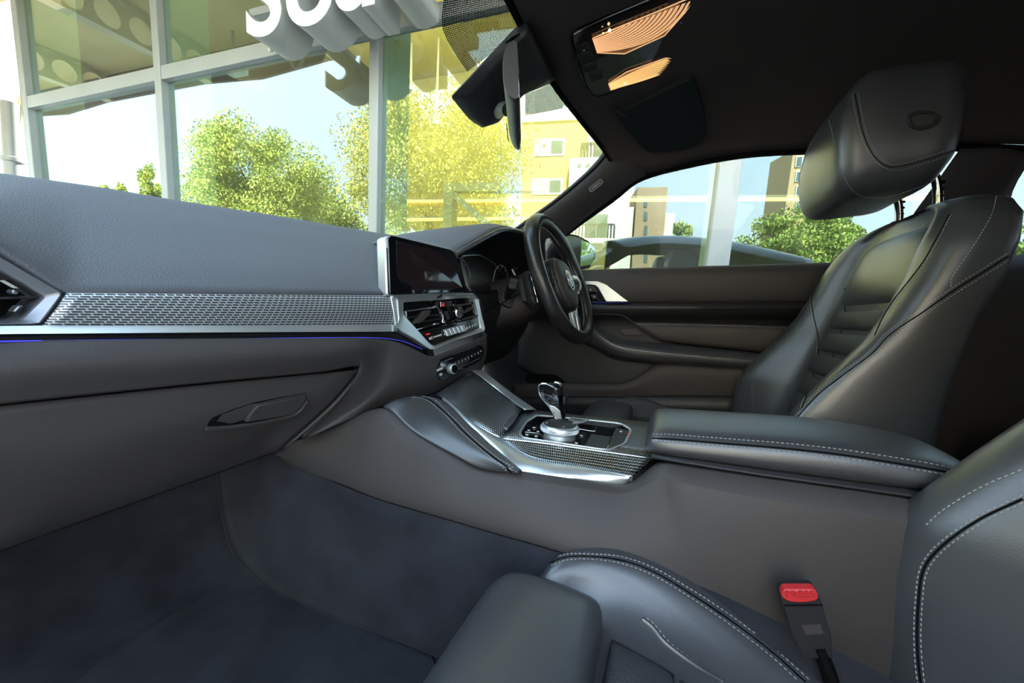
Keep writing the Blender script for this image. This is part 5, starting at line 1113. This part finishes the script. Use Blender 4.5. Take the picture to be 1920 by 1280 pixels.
# ================================================================== seats
TB = np.array([  # z, bolster front y, centre y, rear y, bolster half width, outer half width, centre half width   (driver seat)
 (.17, -.195, -.255, -.365, .235, .250, .140), (.24, -.190, -.270, -.372, .240, .256, .140), (.30, -.190, -.285, -.380, .240, .258, .140), (.36, -.202, -.303, -.388, .236, .256, .140),
 (.42, -.243, -.323, -.397, .230, .252, .143), (.48, -.288, -.343, -.409, .222, .250, .147), (.52, -.312, -.357, -.418, .212, .247, .149), (.58, -.338, -.374, -.440, .200, .246, .146),
 (.63, -.354, -.387, -.452, .192, .243, .140), (.67, -.372, -.399, -.458, .180, .232, .130), (.695, -.386, -.408, -.458, .160, .208, .115), (.712, -.400, -.415, -.454, .120, .160, .09), (.720, -.412, -.420, -.436, .07, .09, .05)])
def tb(z, c): return float(np.interp(z, TB[:, 0], TB[:, c]))
def bctl(z):
    yb, yc, yr, w, Wd, ci = [tb(z, k) for k in range(1, 7)]
    h = [(0, yr), (Wd*.72, yr), (Wd*.97, yr + .022), (Wd, yr*.55 + yb*.45), (Wd*.995, yb - .010), (w*1.03, yb + .003), (w - .028, yb - .004), ((w - .028)*.35 + ci*.65, yc*.55 + yb*.45), (ci - .012, yc + .003), (0, yc)]
    return h
def seat(name, label, xc, sg, dy, dz, side):
    st = thing(name, label, 'seat', (xc, -.15 + dy, .04))
    def P(u, y, z): return V(xc + sg*u, y + dy, z + dz)
    zs = np.concatenate([np.linspace(.17, .66, 34), np.linspace(.67, .72, 10)])
    rows = []
    for z in zs:
        h = bctl(z); loop = [P(u, y, z) for u, y in h] + [P(-u, y, z) for u, y in reversed(h[1:-1])]
        rows.append(crv(loop, 90, True))
    loft('backrest', rows, M['leather'], st, sharp=True, close=True, caps=True, angle=75)
    bo_ = [o for o in st.children if o.name.startswith('backrest')][0]; BT = skin(bo_)
    def line(T, L, kind, mate=True):
        off = {'stitch': .0004, 'seam': .0, 'pipe': .001, 'thin': 0.}[kind]
        P1 = onto(T, L, off, 120)
        if len(P1) < 8: return
        runs = []
        for Pq in ([P1, mirrored(T, P1, xc, off)] if mate else [P1]):
            cur = [Pq[0]]
            for q in Pq[1:]:
                if (q - cur[-1]).length > .018: runs.append(cur); cur = []
                cur.append(q)
            runs.append(cur)
        for Pq in runs:
            if len(Pq) < 6: continue
            if kind == 'stitch': stitch('stitching', Pq, M['thread'], st)
            elif kind == 'thin': tube('seam', Pq, .0007, M['void'], st, 5)
            elif kind == 'seam': tube('seam', Pq, .0010, M['void'], st, 5)
            else: tube('piping', Pq, .0022, M['leather'], st, 6)
    if side > 0:
        line(BT, [(1482, 790), (1525, 743), (1563, 709), (1628, 660), (1664, 622), (1725, 580), (1784, 540), (1840, 505), (1890, 474)], 'stitch')
        line(BT, [(1499, 786), (1538, 743), (1572, 716), (1640, 666), (1676, 631), (1734, 590), (1790, 551), (1846, 516), (1892, 487)], 'stitch')
        line(BT, [(1490, 788), (1531, 743), (1567, 713), (1634, 663), (1670, 626), (1730, 585), (1787, 545), (1843, 510), (1891, 480)], 'seam')
        line(BT, [(1741, 414), (1722, 445), (1701, 481), (1675, 525), (1652, 563), (1640, 600), (1636, 630)], 'stitch')
        line(BT, [(1784, 402), (1762, 445), (1737, 489), (1710, 525), (1680, 563), (1658, 600), (1644, 628)], 'stitch')
        line(BT, [(1780, 402), (1757, 445), (1732, 489), (1705, 525), (1675, 563), (1653, 600), (1640, 628)], 'seam')
        line(BT, [(1868, 368), (1860, 400), (1838, 440), (1805, 490), (1785, 520), (1782, 540)], 'stitch', False)
        line(BT, [(1527, 540), (1519, 560), (1522, 589), (1529, 621), (1532, 642), (1530, 666), (1524, 694), (1514, 729), (1500, 766)], 'stitch', False)
        line(BT, [(1530, 540), (1522, 560), (1525, 589), (1532, 621), (1535, 642), (1533, 666), (1527, 694), (1517, 729), (1503, 766)], 'seam', False)
        line(BT, [(1511, 615), (1498, 625), (1471, 646), (1443, 678), (1415, 709), (1410, 733), (1415, 776)], 'stitch', False)
        line(BT, [(1584, 540), (1584, 577), (1586, 593), (1573, 638), (1561, 672), (1550, 707)], 'seam', False)
    else:
        line(BT, [(1918, 928), (1833, 968), (1761, 1018), (1727, 1061), (1717, 1120), (1714, 1204), (1721, 1280), (1740, 1360)], 'stitch')
        line(BT, [(1918, 942), (1840, 981), (1773, 1028), (1739, 1070), (1730, 1125), (1727, 1204), (1734, 1280), (1752, 1360)], 'stitch')
        line(BT, [(1918, 935), (1836, 974), (1767, 1023), (1733, 1065), (1723, 1122), (1720, 1204), (1727, 1280), (1746, 1360)], 'seam')
        line(BT, [(1916, 880), (1838, 914), (1770, 955), (1730, 990)], 'stitch', False)
    # centre panels, pressed in rows
    for z0, z1, nm in ((.545, .688, 'upper'), (.497, .538, 'row'), (.447, .490, 'row'), (.397, .440, 'row'), (.347, .390, 'row'), (.297, .340, 'row')):
        R = []
        for t in (0, .12, .5, .88, 1):
            z = z0 + (z1 - z0)*t; b = .008*(1 - abs(2*t - 1)**3) ; ci = tb(z, 6) - (.006 if nm == 'upper' else .016)
            R.append([P(u*ci, tb(z, 2) + b*(1 - abs(u)**4) - (.004 if abs(u) > .99 or t in (0, 1) else 0), z) for u in (-1, -.93, -.6, 0, .6, .93, 1)])
        loft('centre_panel', R, M['leather'] if nm == 'upper' else M['leather_c'], st, nu=12, nv=20, thick=.002)
    # headrest on chrome posts
    for u in (-.06, .06):
        tube('headrest_post', [P(u, -.424, .69), P(u, -.424, .735), P(u, -.415, .775), P(u, -.395, .80)], .0065, M['chrome'], st, 14, n=14)
        for k in range(3): lathe('notch', [(.0066, -.0014), (.0066, .0014)], P(u, -.424, .738 + k*.012), (0, 0, 1), M['void'], st, 14)
        lathe('post_guide', [(.012, 0), (.012, .006), (.008, .008)], P(u, -.424, .716), (0, 0, 1), M['plastic_b'], st, 16)
    HT = [(.738, .060, -.30, -.375), (.741, .085, -.288, -.39), (.750, .105, -.276, -.402), (.770, .120, -.266, -.411), (.80, .128, -.259, -.417), (.85, .130, -.257, -.420), (.90, .126, -.266, -.420), (.935, .114, -.282, -.415), (.955, .09, -.30, -.405), (.962, .06, -.32, -.39)]
    hrows = []
    for z, w, yf, yr in HT:
        zb = .022
        L_ = [(0, yr), (w*.8, yr), (w*.98, yr + .015), (w, yr*.6 + yf*.4), (w*.985, yf - .022), (w*.90, yf - .004), (w*.55, yf + .002), (0, yf + .003)]
        f = [V(u, y, z + .10*(y + .34)*(-1 if z < .8 else .3)) for u, y in L_]
        loop = [P(p.x, p.y, p.z) for p in f] + [P(-p.x, p.y, p.z) for p in reversed(f[1:-1])]
        hrows.append(crv(loop, 60, True))
    hrs = loft('headrest', hrows, M['leather'], st, nu=30, nv=60, close=True, caps=True, angle=75)
    hc = P(0, -.34, .85)
    for s in (-1, 1):
        def HP(z, k, o=.003):
            i0 = max(j for j in range(len(HT)) if HT[j][0] <= z); i1 = min(i0 + 1, len(HT) - 1); t = (z - HT[i0][0])/max(1e-6, HT[i1][0] - HT[i0][0])
            w, yf, yr = [HT[i0][q]*(1 - t) + HT[i1][q]*t for q in (1, 2, 3)]
            L_ = [(0, yr), (w*.8, yr), (w*.98, yr + .015), (w, yr*.6 + yf*.4), (w*.985, yf - .022), (w*.90, yf - .004), (w*.55, yf + .002), (0, yf + .003)]
            i = min(int(k), 6); f = k - i; y = L_[i][1]*(1 - f) + L_[i+1][1]*f; u = L_[i][0]*(1 - f) + L_[i+1][0]*f
            return P(s*(u + o), y, z + .10*(y + .34)*(-1 if z < .8 else .3))
        b0 = HP(.842, 2.9, .004)
        bo = [b0 + V(0, a, b) for a, b in ((-.024, .0), (-.012, .013), (.008, .016), (.022, .012), (.016, -.008), (.002, -.016), (-.018, -.012))]
        bi = [b0 + (p - b0)*.70 for p in bo]
        ring('button_frame', roundpoly(bo, .006, 2), roundpoly(bi, .005, 2), V(-s*sg*.006, 0, 0), M['plastic_b'], st, .001)
        prism('headrest_button', roundpoly([p + V(s*sg*-.001, 0, 0) for p in bi], .004, 2), V(-s*sg*.004, 0, 0), M['plastic'], st, .001)
    if side > 0:
        HT_ = skin(hrs)
        line(HT_, [(1550, 205), (1563, 260), (1575, 310), (1590, 345), (1612, 366), (1645, 371), (1690, 362), (1750, 341), (1790, 325)], 'stitch')
        line(HT_, [(1597, 175), (1610, 240), (1622, 275), (1640, 302), (1665, 317), (1690, 318), (1740, 304), (1795, 286)], 'stitch')
        line(HT_, [(1609, 175), (1622, 240), (1636, 276), (1655, 300), (1680, 309), (1740, 293), (1795, 275)], 'stitch')
        line(HT_, [(1603, 175), (1616, 240), (1629, 276), (1648, 302), (1673, 313), (1740, 298), (1795, 280)], 'thin')
    # cushion (numbers of the passenger seat)
    dzc = dz + .03; dyc = dy + (.023 if side < 0 else .032)
    def Q(u, y, z): return V(xc + sg*u, y + dyc, z + dzc)
    CT = [(.135, .125, .150, .165), (.12, .16, .160, .190), (.098, .205, .152, .228), (.064, .236, .175, .239), (.026, .236, .190, .240), (-.02, .234, .196, .231), (-.082, .232, .198, .206), (-.153, .232, .198, .172), (-.23, .230, .193, .150)]
    rows = []
    for y, Wd, w, zc in CT:
        cd_ = .045 if y < .09 else .02; ce = zc - cd_
        h = [(0, .075), (Wd*.8, .075), (Wd*.97, .095), (Wd, zc*.5 + .05), (Wd*.985, zc - .022), (w + .018, zc - .002), (w - .01, zc - .002), (w*.5 + .065, zc - cd_*.6), (.125, ce), (0, ce - .002)]
        loop = [Q(u, y, z) for u, z in h] + [Q(-u, y, z) for u, z in reversed(h[1:-1])]; rows.append(crv(loop, 80, True))
    loft('cushion', rows, M['leather'], st, nu=40, nv=80, close=True, caps=True, angle=75)
    CT_ = skin([o for o in st.children if o.name.startswith('cushion')][0])
    if side < 0:
        line(CT_, [(1024, 1053), (1057, 1040), (1097, 1038), (1166, 1044), (1229, 1066), (1291, 1102), (1369, 1153), (1453, 1217), (1520, 1276)], 'stitch')
        line(CT_, [(1034, 1060), (1064, 1050), (1100, 1048), (1162, 1055), (1222, 1077), (1284, 1113), (1360, 1164), (1442, 1227), (1500, 1279)], 'stitch')
        line(CT_, [(1029, 1056), (1060, 1045), (1099, 1043), (1164, 1050), (1225, 1072), (1287, 1108), (1364, 1159), (1447, 1222), (1510, 1278)], 'seam')
        line(CT_, [(1204, 1160), (1222, 1175), (1247, 1205), (1300, 1245), (1354, 1277)], 'pipe')
        line(CT_, [(1212, 1158), (1230, 1174), (1254, 1203), (1306, 1243), (1360, 1275)], 'stitch')
    else:
        line(CT_, [(1175, 757), (1200, 755), (1230, 760), (1260, 770)], 'stitch')
    # centre field of the cushion in two panels
    for y0, y1 in ((.026, -.028), (-.034, -.20)):
        R = []
        for t in (0, .08, .5, .92, 1):
            y = y0 + (y1 - y0)*t; zc = float(np.interp(-y, [-c[0] for c in CT], [c[3] for c in CT])) - .045
            R.append([Q(u*.122, y, zc + .012*(1 - abs(u)**6)*(1 - abs(2*t - 1)**6) + .001) for u in (-1, -.95, -.7, 0, .7, .95, 1)])
        loft('centre_field', R, M['leather_c'], st, nu=14, nv=24, thick=.003)
    # thigh support block at the front edge
    R = []
    for y, k, z1 in ((.148, .86, .185), (.151, .95, .205), (.146, 1, .222), (.13, 1.02, .234), (.10, 1.02, .239), (.06, 1.02, .237), (.042, 1.01, .233), (.037, .98, .222), (.036, .95, .19)):
        hw = .13*k; z0 = .13
        L_ = [(-hw, z0), (-hw - .002, z0*.4 + z1*.6), (-hw + .003, z1 - .012), (-hw + .016, z1 - .002), (-hw*.5, z1 + .002), (0, z1 + .003), (hw*.5, z1 + .002), (hw - .016, z1 - .002), (hw - .003, z1 - .012), (hw + .002, z0*.4 + z1*.6), (hw, z0)]
        R.append([Q(u, y, z) for u, z in L_])
    loft('thigh_support', R, M['leather'], st, nu=34, nv=40, thick=.002, caps=False)
    box('seat_base', (xc, -.05 + dyc, .06 + dzc*0), (.40, .34, .06), M['plastic_b'], st, .01)
    for k in (-1, 1): box('seat_rail', (xc + k*.17, -.05 + dyc, .035), (.035, .42, .02), M['steel_g'], st, .003)
    prism('hinge_cover', roundpoly([Q(-.215, -.17, .13), Q(-.215, -.24, .17), Q(-.215, -.30, .16), Q(-.215, -.30, .09), Q(-.215, -.19, .09)], .01, 3), V(-sg*.03, 0, 0), M['steel_g'], st, .004)
    return st
seat('driver_seat', 'black leather sports seat with headrest behind the steering wheel', .37, 1, 0., 0., 1)
seat('passenger_seat', 'black leather sports seat next to the footwell with floor mat', -.368, -1, -.023, -.03, -1)
# seat belt buckle beside the passenger cushion
bk = thing('seat_belt_buckle', 'black seat belt buckle with red press button', 'buckle', tuple(U(1515, 1205, x=-.18)))
XBk = -.196
prism('body', roundpoly([U(a, b, x=XBk) for a, b in ((1463, 1122), (1468, 1108), (1530, 1107), (1540, 1125), (1549, 1160), (1560, 1195), (1560, 1235), (1508, 1235), (1484, 1185), (1474, 1150))], .004, 3), V(.016, 0, 0), M['plastic_b'], bk, .003, 3)
rb = prism('press_button', roundpoly([U(a, b, x=XBk - .002) for a, b in ((1464, 1119), (1469, 1105), (1529, 1105), (1537, 1119), (1530, 1128), (1505, 1131), (1478, 1129))], .003, 3), V(.010, 0, 0), M['red'], bk, .0015, 2); tag(rb, 'red press button')
q0, q1 = U(1485, 1112, x=XBk - .003), U(1515, 1112, x=XBk - .003)
text('lettering', 'PRESS', U(1500, 1114, x=XBk - .0024), q1 - q0, V(0, 0, 1), .009, mat('dark red print', (.45, .02, .025), .5), rb, .0003)
tube('joint', [U(1470, 1135, x=XBk - .0005), U(1543, 1134, x=XBk - .0005)], .0008, M['void'], bk, 5)
prism('label', [U(a, b, x=XBk - .0004) for a, b in ((1502, 1172), (1538, 1170), (1544, 1188), (1512, 1190))], V(.001, 0, 0), M['plastic'], bk)
tube('stalk', [U(1530, 1200, x=-.186), U(1560, 1280, x=-.186), V(-.186, -.2, .06)], .009, M['void'], bk, 8, n=6, sq=(1.6, .7))
# rear bench in the dark
rsb = thing('rear_bench', 'black rear bench seat deep in the dark cabin', 'seat', (0, -.95, .05))
loft('cushion', [[V(x, -.70, .10) for x in (-.55, -.28, 0, .28, .55)], [V(-.55, -.68, .26), V(-.28, -.68, .28), V(0, -.68, .30), V(.28, -.68, .28), V(.55, -.68, .26)], [V(-.55, -.78, .29), V(-.28, -.78, .28), V(0, -.78, .32), V(.28, -.78, .28), V(.55, -.78, .29)], [V(-.55, -1.12, .26), V(-.28, -1.12, .22), V(0, -1.12, .29), V(.28, -1.12, .22), V(.55, -1.12, .26)]], M['leather'], rsb, nu=16, nv=24, thick=.01)
loft('backrest', [[V(-.54, -1.08, .24), V(-.28, -1.12, .24), V(0, -1.09, .24), V(.28, -1.12, .24), V(.54, -1.08, .24)], [V(-.54, -1.18, .45), V(-.28, -1.20, .45), V(0, -1.18, .45), V(.28, -1.20, .45), V(.54, -1.18, .45)], [V(-.52, -1.28, .66), V(-.28, -1.28, .68), V(0, -1.28, .66), V(.28, -1.28, .68), V(.52, -1.28, .66)], [V(-.52, -1.36, .67), V(-.28, -1.36, .69), V(0, -1.36, .67), V(.28, -1.36, .69), V(.52, -1.36, .67)]], M['leather'], rsb, nu=18, nv=24, thick=.01)

# unseen open passenger door beside the camera, added to block light from the footwell
pd = thing('door_2', 'unseen open passenger door beside the camera, added to shade the footwell', None, (-.76, .62, .0), kind='structure')
def PD(a, z, t=0.):
    th = math.radians(62); return V(-.78 - a*math.sin(th) + t*math.cos(th), .66 - a*math.cos(th) - t*math.sin(th), z)
loft('inner_panel', [[PD(a, z, .05) for a in (0, .3, .6, .9, 1.15)] for z in (.02, .3, .5, .64)], M['plastic_b'], pd, nu=8, nv=12, thick=.01)
loft('outer_skin', [[PD(a, z, -.03 - (.03 if .1 < z < .5 else 0)) for a in (0, .3, .6, .9, 1.2)] for z in (-.1, .2, .45, .66)], M['paint'], pd, nu=10, nv=12, thick=.006)
loft('window_glass', [[PD(a, .65) for a in (.1, .5, 1.1)], [PD(a, z) for a, z in ((.45, .92), (.7, .95), (1.1, .95))]], M['glass_car'], pd, nu=4, nv=8)
tube('door_sill', [V(-.78, .62, .02), V(-.78, 0, .02), V(-.78, -.56, .02)], .06, M['plastic_b'], pd, 8, sq=(1, 1.2))
# ================================================================== overhead
def OP(px, py, o=0.): return UP(px, py, (0, .2, 1), 1.0528 - o)
ov = thing('overhead_console', 'gloss black overhead console with two lit ribbed reading lamps', 'overhead console', tuple(OP(1200, 80)))
oo = roundpoly([OP(a, b, .012) for a, b in ((1071, 68), (1084, 59), (1150, 30), (1232, -4), (1330, -50), (1420, -60), (1400, 60), (1342, 98), (1300, 125), (1215, 150), (1147, 173), (1113, 182), (1100, 165), (1080, 110))], [.006, .01, .02, .02, .02, .03, .03, .02, .02, .02, .01, .02, .02, .02], 4)
prism('body', oo, V(0, .004, .02), M['gloss'], ov, .003)
tube('rim', [p + V(0, 0, -.001) for p in oo], .0016, M['gloss'], ov, 6, closed=True)
M['lens'] = mat('lit lamp lens', (.9, .6, .35), .4, emit=(1, .52, .24), estr=.75); M['lens2'] = mat('lit lamp lens far', (.9, .6, .3), .4, emit=(1, .58, .20), estr=1.0)
M['lens_b'] = mat('lens shadow gap', (.10, .06, .035), .3, emit=(.9, .4, .15), estr=.10); M['spark'] = mat('lamp diode', (1, .9, .7), .3, emit=(1, .78, .35), estr=9)
L1 = [(1111, 72), (1165, 49), (1230, 23), (1289, -2), (1303, -2), (1284, 24), (1246, 67), (1171, 101), (1120, 99)]
L2 = [(1141, 157), (1175, 135), (1248, 109), (1297, 109), (1280, 124), (1209, 148), (1145, 169)]
def bez(a, b, c, n=12): return [((1-t)**2*a[0] + 2*t*(1-t)*b[0] + t*t*c[0], (1-t)**2*a[1] + 2*t*(1-t)*b[1] + t*t*c[1]) for t in [i/(n-1) for i in range(n)]]
def lp(a, b, t): return (a[0] + (b[0]-a[0])*t, a[1] + (b[1]-a[1])*t)
for L, m, n, S0, S1, C0, C1, E0, E1 in ((L1, M['lens'], 12, (1112, 73.5), (1120, 98), (1150, 60), (1255, 92), (1168, 49), (1300, -1)), (L2, M['lens2'], 9, (1142, 157.5), (1146, 167.5), (1190, 130), (1225, 150), (1250, 110), (1284, 121))):
    lm = prism('reading_lamp', [OP(a, b, .014) for a, b in L], V(0, 0, .004), M['lens_b'], ov, .001); tag(lm, 'warm lit ribbed reading lamp lens')
    for k in range(n):
        t0, t1 = (k + .12)/n, (k + .78)/n
        A = bez(lp(S0, S1, t0), lp(C0, C1, t0), lp(E0, E1, t0)); B = bez(lp(S0, S1, t1), lp(C0, C1, t1), lp(E0, E1, t1))
        a = [OP(*q, .0155) for q in A]; b = [OP(*q, .0155) for q in B]
        loft('lens_rib', [a, [p.lerp(q, .5) + V(0, 0, -.0012) for p, q in zip(a, b)], b], m, lm, sharp=True)
    tube('lens_rim', [OP(a, b, .0155) for a, b in L], .0010, M['lens'], lm, 5, closed=True)
for a, b, r in ((1143, 57, .0026), (1131, 62, .0012), (1172, 157, .0014)): lathe('diode', [(r*.4, -r), (r, 0), (r*.4, r)], OP(a, b, .018), (0, 0, 1), M['spark'], ov, 12)
lathe('blue_diode', [(.0006, -.001), (.0012, 0), (.0006, .001)], OP(1277, 43, .0155), (0, 0, 1), M['blue'], ov, 10)
for i, (a, b, c, d) in enumerate(((1084, 88, 1100, 80), (1082, 104, 1108, 97), (1090, 125, 1117, 116), (1102, 142, 1128, 134))):
    k = prism('overhead_key', roundpoly([OP(a, b, .014), OP(c, d, .014), OP(c + 6, d + 12, .014), OP(a + 6, b + 13, .014)], .003, 2), V(0, 0, .004), M['plastic_b'], ov, .001)
    if i == 0: text('print', 'p', OP(1095, 94, .0145), OP(1110, 88) - OP(1090, 96), OP(1090, 80) - OP(1098, 100), .009, M['grey_mark'], k)
# driver sun visor with clip
sv_ = thing('sun_visor', 'black cloth sun visor folded up above the driver windscreen', 'sun visor', tuple(OP(1240, 210)))
CTr = skin(ceil)
def HL(px, py, o=0.): return cast(CTr, px, py, .007 + o)
vpx = roundpoly([Vector((a, b, 0)) for a, b in ((1152, 196), (1172, 192), (1300, 130), (1318, 190), (1326, 246), (1296, 268), (1215, 280), (1168, 222))], [6, 6, 16, 20, 20, 20, 20, 10], 4)
prism('panel', [HL(q.x, q.y, .012) for q in vpx], V(0, 0, .012), mat('visor cloth', (.020, .024, .024), .9, bump=.4, bscale=1200, spec=.1), sv_, .003, 3)
tube('pivot', [HL(1145, 186, .008), HL(1160, 196, .012), HL(1170, 204, .012)], .005, M['plastic_b'], sv_, 8); lathe('clip', [(.009, 0), (.009, .006), (.006, .012)], HL(1161, 203, .008), (0, 0, 1), M['gloss'], sv_, 14)
prism('microphone', [OP(1340, 40, .012), OP(1346, 36, .012), OP(1349, 39, .012), OP(1343, 43, .012)], V(0, 0, .003), M['grey_mark'], ov, .0008)
# rear-view mirror, arm and sensor housing
rm_ = thing('rear_view_mirror', 'black rear-view mirror on a ball arm below the sensor housing', 'mirror', tuple(U(975, 200, x=0)))
A0, B0 = U(971, 143, x=-.105), U(975, 258, x=.10)
axm = (B0 - A0).normalized(); upm = V(.05, .10, 1); upm = (upm - axm*upm.dot(axm)).normalized(); fm_ = axm.cross(upm)
if fm_.y > 0: fm_ = -fm_
R = []
for t, k in ((-.072, .96), (-.064, 1.), (-.03, 1.), (.06, 1), (.25, 1), (.5, 1), (.72, .97), (.88, .85), (1.0, .6), (1.045, .35)):
    c = A0.lerp(B0, t); h = .036*k; d = .019*k
    R.append([c + upm*(h*u) - fm_*(d*w) for u, w in ((-.95, 0), (-1, .25), (-.8, .75), (-.4, 1.0), (.4, 1.0), (.8, .75), (1, .25), (.95, 0))])
loft('shell', R, mat('mirror shell', (.05, .052, .055), .35), rm_, nu=30, nv=24, close=True, caps=True, angle=60)
mo = [p for p in [A0.lerp(B0, t) + upm*(.031*u) for t, u in ((-.05, -.35), (-.05, .35), (-.01, .9), (.05, 1), (.95, 1), (1.0, .85), (1.04, .3), (1.04, -.3), (1.0, -.85), (.95, -1), (.05, -1), (-.01, -.9))]]
prism('mirror_glass', [p + fm_*.002 for p in mo], -fm_*.004, M['chrome'], rm_, .001)
prism('sensor_window', [A0.lerp(B0, t) + upm*(.031*u) - fm_*w for t, u, w in ((.80, -.55, .0205), (.90, -.50, .019), (.90, .3, .0218), (.80, .3, .0225))], -fm_*.002, M['gloss'], rm_, .001)
sh = thing('sensor_housing', 'large dark plastic sensor housing on the windscreen behind the mirror', 'sensor housing', tuple(wspt(930, 120)))
def WS(px, py, o): 
    n = V(0, .40, .735).normalized(); return UP(px, py, tuple(n), n.dot(V(0, .275, 1.0)) - o)
base = [WS(a, b, .004) for a, b in ((845, 181), (900, 122), (962, 56), (986, 36), (1012, 84), (1047, 150), (1010, 166), (985, 176), (955, 200), (930, 226), (890, 232), (868, 210))]
rim1 = [WS(a, b, .022) for a, b in ((846, 182), (902, 124), (966, 60), (990, 44), (1010, 88), (1040, 148), (1008, 166), (984, 176), (955, 205), (935, 230), (905, 240), (880, 224))]
rim2 = [WS(a, b, .036) for a, b in ((890, 180), (918, 140), (962, 90), (985, 70), (1002, 96), (1022, 140), (1000, 158), (976, 172), (952, 196), (932, 222), (912, 230), (898, 214))]
def rr_(P, r): return roundpoly(P, r, 3)
base, rim1, rim2 = rr_(base, .006), rr_(rim1, .006), rr_(rim2, .012)
cc = sum(rim2, V(0, 0, 0))/len(rim2)
loft('cover', [base, [a.lerp(b, .6) for a, b in zip(base, rim1)], rim1, [a.lerp(b, .55) + V(0, -.003, -.003) for a, b in zip(rim1, rim2)], rim2, [cc + (p - cc)*.7 + V(0, -.003, -.003) for p in rim2], [cc + (p - cc)*.05 + V(0, -.004, -.004) for p in rim2]], M['plastic_b'], sh, close=True, caps=True, sharp=True, angle=60)
for a, b in ((948, 80), (953, 76), (958, 72)): tube('grille_slot', [WS(a, b, .032), WS(a + 17, b - 8, .032)], .0016, M['void'], sh, 5)
tube('arm', [WS(934, 212, .03), U(944, 203, x=-.005), A0.lerp(B0, .45) - fm_*.018], [.011, .009, .010], M['plastic_b'], rm_, 12, n=8)
